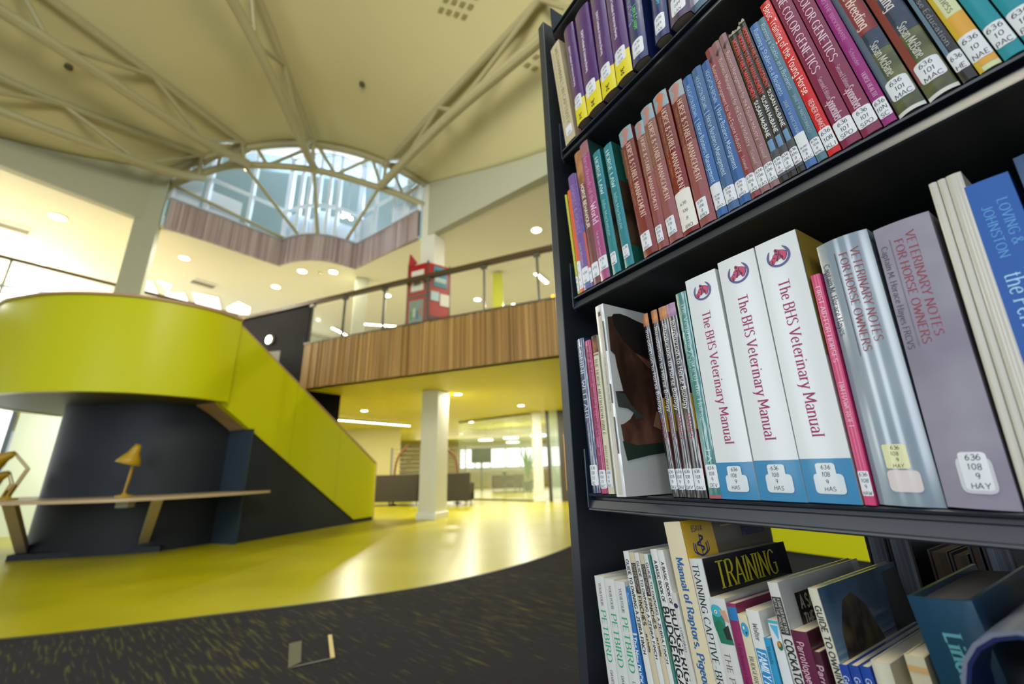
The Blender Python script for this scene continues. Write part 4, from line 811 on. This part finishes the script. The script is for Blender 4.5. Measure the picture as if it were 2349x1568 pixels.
b.text('MANAGING THE BROODMARE',.5,.2,.37,.36,'serif','c97ab0'); b.text('Schneider',.5,.62,.09,.36,'slight','c48ab4'); b.text('HORSE HEALTH',.5,.75,.12,.36,'serif','d4a8c4'); b.callno(.885,.97,['636','10N','SC'])
for i,(s0,w_) in enumerate(((.0585,.0168),(.0402,.0173))):
    b=Book(2,s0,w_,.235,5.3,0,nmat('paddock_photo','38402c','7c7a50',noise=30,rough=.2,coat=.8,c3='59603c'),bulge=.003,label='%s thick book with green paddock photo spine by Susan McBane'%('left','right')[i],group='paddock photo books')
    b.rect(0,1,.5,.7,nmat('tree_photo','10141c','3c4c64',noise=30,rough=.2,coat=.8),'picture'); b.rect(0,.28,.3,.92,'7c2c24' if i else '506070','side_strip')
    b.rect(.25,.98,.36,.6,'7c1c20','title_plate') if i==0 else None
    b.text('Horse Breeding',.6,.3,.28,.42,'serif','d9c8c0'); b.text('Susan McBane',.55,.66,.17,.34,'slight','d0cec0'); b.callno(.845,.935,['636','101','MAC'],.1,.95,rc=.003); b.rect(0,1,.985,1,'c8ccc8','white_foot')
b=Book(2,.0214,.0076,.235,5,0,'17181a',rough=.25,coat=.6,label='black book on nutrition right of the paddock photo books'); b.text('Horse Education',.6,.55,.3,.4,'slight','8d93a0'); b.rect(0,.3,.4,.9,'5a7a90','picture'); b.callno(.875,.955,['636','HE'])
b=Book(2,.0129,.0108,.235,5.2,0,'c9cfa0',rough=.3,label='pale yellow green book with orange band near the right edge'); b.rect(0,1,.75,.98,'d09a2c'); b.rect(0,.2,.3,1,'c8a81c','edge_strip'); b.text('Equine Fitness',.6,.52,.22,.4,'serif','6a7460'); b.callno(.845,.955,['636','10','NAE'])
for i,(s0,w_) in enumerate(((.0009,.0100),(-.0103,.0112))):
    b=Book(2,s0,w_,.235,5.2,0,'0f8894',rough=.3,label='%s turquoise book at the right end of the second shelf'%('left','right')[i],group='turquoise books'); b.text('Horse Nutrition',.6,.3,.4,.5,'serif','0a5560'); b.callno(.86,.955,['636','10','PAC'],rc=.002)
b=None
xs=-.023
for i,c in enumerate(('6a2c30','2c4a6a','8a8060','3a3a48','5a7040')):
    w_=.022+.004*(i%3); Book(2,xs,w_,.22,4.5,0,c,label='book further right on the second shelf, %s spine'%('dark red','slate blue','khaki','charcoal','olive')[i]); xs-=w_+.001
# ===== third shelf
b=Book(3,.4619,.0160,.2245,2.2,0,'27365c',rough=.2,bulge=.002,coat=.7,label='navy book EQUINE WELFARE standing against the end panel'); b.text('EQUINE WELFARE',.45,.05,.52,.5,'serif','b9c4d4'); b.text('A Practical Guide',.5,.62,.22,.25,'slight','9a948c'); b.callno(.835,.955,['636','108','33','KL'],0,.95)
b=Book(3,.4439,.0125,.2172,2.1,0,'a01c5c',rough=.25,label='slim dark pink book beside the navy welfare book'); b.text('HORSE, THE FOOT, SHOEING & LAMENESS',.5,.04,.62,.42,'sans','5a1030'); b.text('John Hickman',.5,.72,.14,.4,'sans','4a0c28'); b.callno(.86,.97,['636','108','33','BRC'])
b=Book(3,.4303,.0110,.2207,1.6,0,'c9c3a6',rough=.4,label='cream book THE HORSE NUTRITION BIBLE left of the big white jacketed book'); b.rect(0,1,0,.12,nmat('chestnut_picture','15100c','a0602c',noise=60),'picture'); b.rect(.05,.95,.13,.14,'8a2c24','rule'); b.text('THE HORSE NUTRITION BIBLE',.5,.16,.5,.46,'serif','54503f'); b.text('RUTH BISHOP',.5,.72,.17,.32,'serif','54503f'); b.callno(.865,.965,['636','10','4','BIS'])
# the big jacketed book with the horse photograph
b=Book(3,.3803,.0151,.2436,1.5,.035,'c8ccc8',rough=.3,bulge=.001,depth=.2,label='large white jacketed book turned out with a brown horse photograph on its cover',coat=.6,hard=.004,tb=.0022)
b.rect(.25,.72,.03,.99,'b8b2a2','inner_binding'); b.rect(.3,.62,.04,.065,'1a1c2a','spine_mark')
for v0,v1 in ((.1,.27),(.45,.55),(.62,.8)): b.rect(.72,.86,v0,v1,'1c1e20','torn_lettering')
b.text('THE HORSE IN DETAIL',.5,.3,.3,.16,'thin','77756a')
hs=[(.006,.075),(.014,.068),(.018,.05),(.03,.04),(.045,.046),(.06,.06),(.082,.085),(.12,.1),(.12,.78),(.082,.785),(.05,.81),(.01,.835),(.006,.66),(.012,.655),(.024,.63),(.032,.595),(.022,.575),(.006,.57),(.004,.49),(.018,.485),(.0125,.36),(.011,.29),(.004,.27)]
b.cpoly(hs,nmat('horse_photo','32231c','74503e',scale=(1,1.6,.8),noise=14,detail=3,rough=.25,coat=.6,c3='4c3428'),'horse_photograph')
b.cpoly([(.03,.04),(.045,.046),(.06,.06),(.12,.1),(.12,.33),(.05,.26),(.03,.2),(.016,.12),(.014,.068),(.018,.05)],'26211f','horse_forelock'); b.cpoly([(.01,.835),(.006,.74),(.03,.76),(.12,.73),(.12,.78),(.05,.81)],'2a3a30','dark_collar'); b.cpoly([(.004,.49),(.02,.5),(.03,.56),(.05,.62),(.034,.63),(.032,.595),(.022,.575),(.006,.57)],'3d4440','noseband'); b.cpoly([(.05,.26),(.07,.29),(.12,.33),(.12,.4),(.07,.33)],'8a5a48','pink_blaze'); b.cpoly([(.075,.58),(.09,.6),(.08,.68),(.065,.66)],'b9866a','white_star')
for i,(s0,w_,le) in enumerate(((.3289,.0092,2.6),(.3194,.0092,1.3),(.3097,.0113,.7),(.2978,.0127,.8))):
    b=Book(3,s0,w_,.222,le,0,'1c1518',rough=.2,bulge=.0012,coat=.6,label='%s black Introduction to Horse Biology paperback with orange top'%('first','second','third','fourth')[i],group='horse biology books')
    b.rect(0,1,0,.075,nmat('sunset_%d'%(i==3),'6a3a30' if i<3 else '5a3a5c','d08a4c' if i<3 else 'b890b0',noise=50,rough=.3),'sunset_band'); b.text('Introduction to Horse Biology',.5,.1,.48,.5,'sans','d4d4d0'); b.text('DAVIES',.5,.6,.125,.42,'serif','b04858'); b.callno(.865,.965,['636','108','9','DAV'],rc=.0008); 
    b.crect(.0005,.15,.5,.68,'d8a820','yellow_glow'); b.crect(.0005,.15,.68,.9,'7a1c1c','red_glow')
b=Book(3,.2825,.0135,.2302,.7,0,'17706a',rough=.25,bulge=.001,coat=.6,label='teal green book The Veterinary Care of the Horse by Devereux & Morrison'); b.text('The Veterinary Care of the Horse',.62,.06,.6,.36,'slight','b9dcd4'); b.text('Devereux & Morrison',.3,.2,.27,.24,'sans','9ac8c4'); b.text('J.A.',.6,.78,.08,.36,'serif','b9dcd4'); b.callno(.855,.955,['636','108','9','DEV'],.1,1); b.rect(0,1,.985,1,'a04a5c','pink_foot')
for i,(s0,w_,h_,le) in enumerate(((.2686,.0379,.2410,.3),(.2299,.0397,.2449,-.5),(.1895,.0380,.2447,-.7))):
    b=Book(3,s0,w_,h_,le,0,'d3d6d6',rough=.3,bulge=.0006,coat=.3,depth=.17,page=mat('b9a66a',.8,name='yellowed_pages'),label='%s thick white Veterinary Manual with horseshoe badge and blue foot'%('left','middle','right')[i],group='white veterinary manuals')
    b.text('The BHS Veterinary Manual',.5,.185,.60,.25,'serif','96225a'); b.rect(0,1,.855,1.0,'1f7aa8','blue_band')
    cx_,cy_,rr=.51,.082,.285; asp=w_/h_
    arc=[(cx_+rr*math.cos(R(a)),cy_+rr*asp*math.sin(R(a))) for a in range(-62,235,9)]
    N_=len(arc); arc2=[(cx_+(x-cx_)*q,cy_+(y-cy_)*q) for (x,y),q in zip(arc,[1-.21*min(1,(.35+min(i,N_-1-i)*.25)) for i in range(N_)])][::-1]
    me=MB(); e=b.eps(); n=len(arc)
    P=[(u,v) for u,v in arc]; Q=[(u,v) for u,v in arc2[::-1]]
    for (u,v) in P+Q: x=w_*u; me.v.append((x,yfront(x,w_,b.b)-e,h_*(1-v)))
    for k in range(n-1): me.f.append((k,k+1,n+k+1,n+k))
    hsobj=me.build('horseshoe',mat('564f86',.4,name='horseshoe_purple'),b.o)
    head=[(-.32,-.77),(-.36,-.62),(-.43,-.66),(-.38,-.52),(-.32,-.32),(-.47,-.09),(-.53,.14),(-.72,.41),(-.8,.66),(-.67,.84),(-.4,.8),(-.3,.68),(-.2,.45),(-.03,.375),(.27,.16),(.37,.34),(.48,.46),(.65,.29),(.77,-.09),(.72,-.5),(.37,-.62),(.08,-.64),(-.02,-.66)]
    def tr(P_,k_):
        o=[]
        for dx,dy in P_:
            y=(dy+.3*dx)/1.06; x=dx-.2*y; o.append((cx_+x*rr*k_,cy_+y*rr*asp*k_))
        return o
    b.poly(tr(head,.97),'1e1626','badge_outline'); b.poly(tr(head,.9),'c03a64','badge_horse')
    for br in ([(.03,-.57),(.12,-.57),(-.03,.53),(-.17,.53)],[(-.53,.12),(-.27,.17),(-.27,.25),(-.55,.19)],[(.12,-.36),(.32,-.04),(.27,.14),(.15,-.04)],[(-.53,.45),(-.47,.39),(-.45,.77),(-.6,.77)],[(.33,-.07),(.45,0),(.47,.41),(.3,.18)],[(-.25,-.28),(-.12,-.3),(-.1,-.16),(-.24,-.14)],[(-.32,-.75),(-.1,-.6),(-.1,-.48),(-.34,-.5)]): b.poly(tr(br,.9),'2c1a2e','badge_bridle')
    b.rect(.22,.8,.905,.97,'c9d2d6','label_backing',rc=.003); b.callno(.87,.965,['636','108','9','HAS'],.3,.68,col='ced6d8',rc=.002,lh=.6)
    if i==2: b.crect(.001,.16,0,.5,'9c8434','ochre_cover')
b=Book(3,.1496,.0070,.1942,-1.1,0,'c43068',rough=.3,bulge=.0006,label='thin hot pink book FIRST AID FOR HORSES by Tim Hawcroft'); b.text('FIRST AID FOR HORSES',.5,.06,.36,.5,'serif','f0c8d4'); b.text('TIM HAWCROFT',.5,.5,.2,.5,'serif','e8b4c4'); b.callno(.87,.965,['636','108','9','HAW'],rc=.0006)
silver=nmat('silver_grey_jacket','6f8290','9aa6ac',scale=(1,1,.4),noise=18,detail=3,rough=.14,coat=.9,lo=.3,hi=.7)
b=Book(3,.1417,.0375,.2193,-1.2,0,silver,bulge=.0045,coat=.9,hard=.002,label='shiny silver wrapped VETERINARY NOTES FOR HORSE OWNERS with a rounded spine')
b.text('VETERINARY NOTES',.72,.06,.38,.15,'serif','8c2c38'); b.text('FOR HORSE OWNERS',.50,.07,.4,.15,'serif','8c2c38'); b.text('Captain M. Horace Hayes',.12,.09,.3,.13,'slight','3c3c40'); b.rect(.34,.355,.06,.48,'4a3c44','rule')
b.callno(.80,.88,['636','108','9','HAY'],.3,.68,col='d4d4a0',rc=.001); b.rect(.28,.78,.885,.955,'cfc4c0','blank_label',rc=.003)
lil=nmat('grey_lilac_jacket','7d7688','97939f',noise=14,detail=3,rough=.6)
b=Book(3,.1031,.0340,.2129,-2.0,0,lil,bulge=.002,hard=.002,label='matt lilac grey VETERINARY NOTES FOR HORSE OWNERS with a flat spine')
b.text('VETERINARY NOTES',.62,.05,.40,.15,'serif','8c2836'); b.text('FOR HORSE OWNERS',.40,.07,.4,.15,'serif','8c2836'); b.text('Captain M. Horace Hayes FRCVS',.12,.08,.4,.12,'slight','3c3848'); b.rect(.245,.26,.06,.47,'4a3c4c','rule'); b.rect(.3,.8,.845,.955,'b9bcc0','label_backing',rc=.004); b.callno(.83,.945,['636','108','9','HAY'],.36,.75,rc=.002)
for i,(s0,w_) in enumerate(((.0672,.0045),(.0623,.0043),(.0577,.0080))):
    Book(3,s0,w_,.2325,-2.6,.0,'bcb8aa',rough=.3,bulge=.001,coat=.5,label='%s slim cream journal left of the blue book'%('left','middle','right')[i],group='slim cream journals')
b=Book(3,.0485,.0238,.2184,-1.3,0,'0052a4',rough=.5,coat=0,bulge=.001,label='big blue book Veterinary Care of the Performance Horse at the right edge')
b.text('LOVING &',.72,.08,.16,.2,'slight','5aa4d8'); b.text('JOHNSTON',.4,.09,.18,.2,'slight','5aa4d8'); b.text('the Performance Horse',.42,.32,.5,.34,'slight','a0d4f0'); b.text('Veterinary Care of',.8,.3,.42,.3,'slight','a0d4f0')
xs=.0235
for i,c in enumerate(('0c3a6a','3a4048','7a3034','2f5044','8a8a80')):
    w_=.024+.006*(i%2); Book(3,xs,w_,.225,-2.0,0,c,label='book past the big blue one on the third shelf, %s spine'%('dark blue','graphite','brick','bottle green','stone')[i]); xs-=w_+.0015
# ===== fourth shelf (standing books, tops in view)
def B4(st_,w,h,lean,cov,label,**k):
    return Book(4,st_-math.sin(R(lean))*h,w,h,lean,k.pop('p',0),cov,label=label,**k)
NTH=['first','second','third']
for i,(s,h) in enumerate(((.4702,.1910),(.4520,.1911),(.4340,.1915))):
    b=B4(s,.0176,h,5.6,'c9ccca','%s of three identical white YOU & YOUR PETBIRD paperbacks'%NTH[i],group='white petbird books',bulge=.0008)
    b.text('YOU&YOUR',.5,.04,.135,.26,'slight','2c2c30'); b.text('PETBIRD',.5,.20,.29,.5,'serif','1a9a62'); b.text('DAVID ALDERTON',.5,.53,.2,.24,'slight','2c2c30')
b=B4(.4160,.0068,.188,5.6,'2a6cac','thin blue New Duck Handbook right of the petbird books'); b.text('Barron\'s',.5,.03,.07,.4,'ital','a0c4e8'); b.rect(0,1,.25,.26,'c8ccd0','rule'); b.text('The New DUCK Handbook',.5,.27,.4,.6,'bold','d4dce4')
ser=[(.4131,.0088,.2292,0),(.4037,.0078,.2291,1),(.3954,.0070,.2299,0),(.3879,.0066,.2300,1),(.3808,.0062,.2304,0)]
gi=0;fi=0
for s,w_,h,k in ser:
    if not k:
        b=B4(s,w_,h,8,'d0d2ce','%s white GUIDE TO OWNING A ZEBRA FINCH booklet'%NTH[gi],group='zebra finch guides',bulge=.0005); gi+=1
        b.text('GUIDE TO OWNING A ZEBRA FINCH',.5,.04,.42,.5,'bold','26262a')
    else:
        b=B4(s,w_,h,8,'c4b89c','%s cream FINCHES as a hobby booklet with black label strip'%NTH[fi],group='finch hobby booklets',bulge=.0005); fi+=1
        b.rect(.05,.95,.05,.19,'1c1a1c','black_strip'); b.text('A SAVE OUR PLANET BOOK',.68,.055,.13,.26,'sans','c8c0a8'); b.text('WITH THE PROJECT',.3,.055,.12,.26,'sans','c8c0a8'); b.text('FINCHES',.5,.20,.13,.6,'bold','1a1a1c'); b.text('...as a hobby',.5,.35,.09,.4,'bold','2a2a2c')
b=B4(.3743,.0032,.230,8,nmat('teal_landscape','2a6a80','5a8a6a',noise=25,rough=.3),'very thin teal booklet wedged right of the finch guides',bulge=.0003)
for i,(s,w_) in enumerate(((.3698,.0092),(.3600,.0088))):
    b=B4(s,w_,.237,8,'cdd0cc','%s white A BASIC BOOK OF BUDGERIGARS booklet'%('left','right')[i],group='budgerigar basic books',bulge=.0006)
    b.text('A BASIC BOOK OF',.5,.05,.175,.42,'bold','1e1e22'); b.text('BUDGERIGARS',.5,.24,.38,.8,'bold','141418')
b=B4(.3465,.0065,.1965,8,'c2c2bc','short pale LOVEBIRD booklet left of the tall cream raptor manual',bulge=.0004,p=.001); b.poly(circ(.5,.06,.4,.012),'2a2048','bird_dot'); b.text('LOVEBIRD',.5,.16,.11,.4,'serif','3a3238')
b=B4(.3455,.0222,.2673,6.6,'d0c4a4','tall cream Manual of Raptors, Pigeons with yellow cover corner',bulge=.0008,rough=.45)
b.text('Manual of Raptors, Pigeons',.5,.135,.45,.36,'heavy','1c5a94'); b.crect(.0005,.168,0,1,'5a5038','brown_cover'); b.crect(.001,.055,0,.3,'dcb010','yellow_corner'); b.crect(.07,.1,.035,.04,'c8a020','rule'); b.ctext('Manual of',.11,.09,.05,.014,'serif','2a3468')
cx_,cz_=.027,.085
b.ctext('BSAVA',.016,.045,.02,.006,'sans','2a3c78')
e=b.eps(); mb=MB(); X=b.w+e; hh=b.h; zz=lambda v:hh*(1-v)
def stroke(P,r_):
    Q=cr_([V((0,a,zz(v))) for a,v in P],6)
    for p,q in zip(Q,Q[1:]):
        d=(q-p); 
        if d.length==0: continue
        n=V((0,-d.z,d.y)).normalized()*r_
        k=len(mb.v); mb.v+= [(X,p.y+n.y,p.z+n.z),(X,q.y+n.y,q.z+n.z),(X,q.y-n.y,q.z-n.z),(X,p.y-n.y,p.z-n.z)]; mb.f.append((k,k+1,k+2,k+3))
stroke([(.027,.055),(.027,.135)],.0006); stroke([(.027,.062),(.033,.07),(.027,.082),(.021,.092),(.027,.1),(.032,.11),(.027,.118)],.0011); stroke([(.018,.09),(.018,.12),(.027,.135),(.036,.12),(.036,.09)],.0009); stroke([(.015,.085),(.014,.115),(.02,.13)],.0007); stroke([(.039,.085),(.04,.115),(.034,.13)],.0007)
mb.build('snake_staff_emblem',mat('2a3c78',.5,name='emblem_blue'),b.o)
b=B4(.3205,.0165,.2330,5.7,'ccd0cc','white TRAINING CAPTIVE-BRED PARROTS book with black cover and yellow title',bulge=.002,coat=.6,rough=.2)
b.text('TRAINING CAPTIVE-BRED PARROTS',.5,.02,.70,.42,'serif','1a1a20'); b.crect(.003,.166,0,1,'0c0c18','black_cover',rough=.2); b.ctext('TRAINING',.022,.13,.118,.025,'serif','c8bc18')
b=B4(.3035,.0190,.2003,5,'c6c8c4','white THE PARROT book with a green parrot on its spine',bulge=.002,coat=.4)
b.poly(circ(.42,.1,.36,.062,18),'1c7a68','parrot'); b.poly([(.1,.11),(.5,.09),(.9,.13),(.98,.19),(.3,.19)],'1a6a50','parrot_body'); b.poly(circ(.42,.055,.34,.026,14),'3aa0b4','parrot_crown'); b.poly([(.6,.05),(.9,.05),(.98,.1),(.8,.095)],'c08a70','parrot_beak'); b.poly(circ(.4,.06,.09,.008,10),'e0dcc8','parrot_eye'); b.poly(circ(.4,.06,.04,.004,8),'101010','pupil'); b.poly([(.6,.13),(.9,.11),(.95,.17),(.7,.17)],'1a2420','wing')
b.text('THE PARROT',.5,.225,.28,.3,'slight','6a5a3c'); b.crect(.001,.16,0,1,'b0b0a8','jacket_flap')
b=B4(.2826,.0092,.1992,4.6,'86285a','maroon book with a blue band right of the parrot book',bulge=.001); b.rect(0,1,.015,.07,'1f6fa4','blue_band'); b.text('A Birdkeeper\'s Guide to',.5,.16,.2,.35,'slight','5a1038'); b.text('PARROTS',.5,.75,.2,.5,'serif','c88aa8'); b.crect(.001,.15,0,.06,'7a1c48')
b=B4(.2728,.0088,.1922,4.6,'cdc6a8','cream BUDGERIGAR book with a round blue bird face',bulge=.0006); b.poly(circ(.5,.062,.4,.03,16),'3a90b8','bird_face'); b.poly(circ(.42,.055,.1,.008,8),'c8d4d0','eye'); b.poly([(.5,.07),(.75,.07),(.6,.085)],'1a3a50','beak'); b.text('BUDGERIGARS',.5,.17,.16,.42,'serif','4a4848')
b=B4(.2636,.0118,.1979,4.4,'d0d2ce','white Wolter FAMILY PARROT book beside the cream budgerigar one',bulge=.0006); b.text('Wolter',.5,.05,.07,.38,'ital','2a2a30'); b.rect(.1,.9,.15,.85,'2a80b8','blue_strip'); b.text('FAMILY PARROT',.5,.16,.23,.6,'ital','d8e4ec')
b=B4(.2514,.0062,.1789,4.6,'2f8fb8','short sky blue Vriends book',bulge=.0005); b.text('Vriends',.5,.035,.075,.5,'slight','16384c')
b=B4(.2448,.0085,.1943,5,'cfd4d6','white book with light blue triangle and parrot dot',bulge=.0006); b.rect(.0,1,.0,.012,'3fa0b0'); b.poly([(.15,.018),(.95,.018),(.75,.075)],'4aa8cc','triangle'); b.poly(circ(.72,.095,.26,.018,14),'2a5a40','bird_dot'); b.poly(circ(.68,.09,.14,.01,8),'c88a20','bird_cheek')
b=B4(.2385,.0090,.2255,5.6,'c8c8c2','white COCKATOO guide with grey cover and black title box',bulge=.0006,coat=.5,rough=.2); b.rect(.05,.95,.05,.175,'2a282c','black_strip'); b.text('A SAVE OUR PLANET BOOK',.68,.055,.115,.26,'sans','c4c0b4'); b.text('WITH THE PROJECT',.3,.055,.115,.26,'sans','c4c0b4'); b.text('COCKATOOS',.5,.19,.18,.66,'bold','1a1a1c')
b.crect(.001,.15,0,1,'a8acac','grey_cover',rough=.2); b.crect(.022,.1,.05,.19,'14100e','title_box'); b.ctext('A SAVE OUR',.028,.108,.06,.010,'bold','a8a090'); b.ctext('THE PROJECT',.028,.17,.06,.010,'bold','a8a090')
b=B4(.2283,.0150,.1909,4.9,'5c1c3c','maroon Parrotlopaedia book in front of the grey COCKATOO cover',bulge=.001); b.text('Parrotlopaedia',.5,.04,.19,.36,'sans','c8a8b4'); b.crect(.001,.14,0,1,'3a0c18','dark_cover')
b=B4(.2125,.0065,.1796,5.2,'46182c','dark wine PARROTS book tucked behind the owning guide',bulge=.0008); b.text('Parrots',.5,.05,.13,.7,'bold','b890a4')
b=B4(.2050,.0070,.2270,5.6,'c9c8b4','GUIDE TO OWNING book with a blue photo cover of a brown bird',bulge=.0006,coat=.6,rough=.2); b.text('GUIDE TO OWNING A QUAKER',.5,.055,.40,.6,'bold','2c2c28')
b.crect(.001,.165,0,1,nmat('sky_photo','35506a','7d9cb4',scale=(1,1,1),noise=6,rough=.12,coat=.8),'sky_photograph'); b.cpoly([(.02,.40),(.014,.27),(.02,.14),(.035,.06),(.055,.045),(.075,.1),(.09,.22),(.093,.4)],nmat('bird_feathers','1c1610','5a4c30',noise=60,rough=.5),'bird'); b.cpoly([(.095,.45),(.115,.28),(.13,.02),(.166,.02),(.166,.45)],'100e0c','dark_perch')
for i,s in enumerate((.1948,.1874,.1800)):
    b=B4(s,.0068,.1763+.0016*i,5,'1c3f94','%s small royal blue book with white lettering at the bottom edge'%NTH[i],group='small royal blue books',bulge=.0005); b.text('Gerald Durrell',.5,.04,.2,.5,'sans','c0ccd8')
b=B4(.1722,.0115,.1848,3.5,'c9c5b0','plain cream white book right of the royal blue ones, bottom edge',bulge=.002)
b=B4(.1500,.0110,.1954,3.5,'bdb79a','cream block-edged book left of the large teal one',bulge=.0005); b.rect(0,1,.14,.16,'2a3830','band'); b.rect(0,1,.03,.05,'c09a60')
b=B4(.1605,.0085,.165,3.5,'8a1c40','crimson small book peeping below the cream one',bulge=.0005); b.rect(0,1,0,.03,'c09a60','gold_band')
b=B4(.1385,.0335,.2353,6,'0c3a52','large dark teal hardback with Linda lettered on its spine',rough=.3,bulge=.003,tb=.0025,hard=.004,p=.004,page=mat('8a8078',.9,name='grey_brown_pages')); b.text('Linda Tellington-Jones',.52,.085,.5,.26,'heavy','4f949c')  # page edges in a duller grey brown than the other books
# book lying with its curved back towards the aisle
t=bpy.data.objects.new('book',None); COL.objects.link(t); base=W3(.100,-.045,H-.090); Mx=Matrix((-ds*.97+up3*-.12+nn*.0,nn,up3)).transposed().to_4x4(); t.matrix_world=Matrix.Translation(base)@Matrix.Rotation(math.atan2(-ds.y,-ds.x),4,'Z')@Matrix.Rotation(R(9),4,'Y')
tag(t,'thick book lying at the lower right corner, grey jacket curling round its pages','book')
def U(o,w_,h_): 
    P=[(w_,0-o)]+[(.03+ (.03+o)*math.cos(a),-h_/2+ (h_/2+o)*math.sin(a)) for a in [math.pi*.5+math.pi*k/10 for k in range(11)]]+[(w_,-h_-o)]; P[0]=(w_,o); return P
for nm,o0,o1,m_ in (('jacket',.004,.002,mat('6a6f80',.3,coat=.5,name='grey_jacket')),('case_cover',.002,.0,mat('0c1c48',.3,name='navy_case'))):
    A_,B_=U(o0,.15,.07),U(o1,.15,.07); n=len(A_); mb=MB(); mb.add([(x,y,z) for y in (0,.2) for x,z in A_]+[(x,y,z) for y in (0,.2) for x,z in B_],[(i,i+1,n+i+1,n+i) for i in range(n-1)]+[(2*n+i,2*n+i+1,3*n+i+1,3*n+i) for i in range(n-1)]+[(i,i+1,2*n+i+1,2*n+i) for i in range(n-1)]+[(n+i,n+i+1,3*n+i+1,3*n+i) for i in range(n-1)]); mb.build(nm,m_,t,smooth=True)
P_=[(.036+.014*math.cos(a),-.038+.026*math.sin(a)) for a in [math.pi*.5+math.pi*k/8 for k in range(9)]]
MB().extr([(x,.004,z) for x,z in [(.148,-.012)]+P_+[(.148,-.064)]],(0,.19,0)).build('pages',mat('b4bcc4',.7,name='cool_pages'),t)
# books on the far side of the case, page edges towards us
def back(s0,w,h,label,col,pg,lean=0,z=None,y=.27):
    t=bpy.data.objects.new('book',None); COL.objects.link(t); z=z or ZS[4]; X=-ds; M=Matrix((X,nn,up3)).transposed().to_4x4(); M.translation=W3(s0,y,z+.0003); t.matrix_world=M@Matrix.Rotation(R(lean),4,'Y'); tag(t,label,'book')
    MB().box(0,.002,0,.16,0,h).box(w-.002,w,0,.16,0,h).box(0,w,.158,.16,0,h).build('cover',mat(col,.4),t); MB().box(.002,w-.002,.004,.158,.003,h-.003).build('pages',pg,t)
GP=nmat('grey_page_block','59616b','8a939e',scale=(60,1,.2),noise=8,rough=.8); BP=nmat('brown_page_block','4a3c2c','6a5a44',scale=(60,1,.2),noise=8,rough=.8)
back(.257,.021,.262,'grey page block of a far-side book seen under the third shelf, left of two','1a1c20',GP); back(.235,.023,.262,'grey page block of a far-side book, right of two','1a1c20',GP)
back(.199,.017,.226,'brown topped far-side book behind the large teal hardback','3a2416',BP); back(.181,.015,.225,'second brownish far-side book behind the large teal hardback','2a1a12',BP)
back(.164,.009,.236,'far-side book with khaki page edge near the lower right','18181a',BP); back(.153,.022,.236,'wide far-side book with charcoal page edge near the lower right','18181a',GP)
# lime cabinet beyond
lc=thing('lime_cabinet',tuple(W3(1.4,2.6,0)),'lime green cabinet glimpsed through the gap in the fourth shelf','cabinet')
sbox(.9,1.9,2.5,2.9,.38,1.5,'body',LIME,par=lc); sbox(.9,1.9,2.52,2.88,0,.38,'base',mat('14150f',.6,name='black_base'),par=lc)
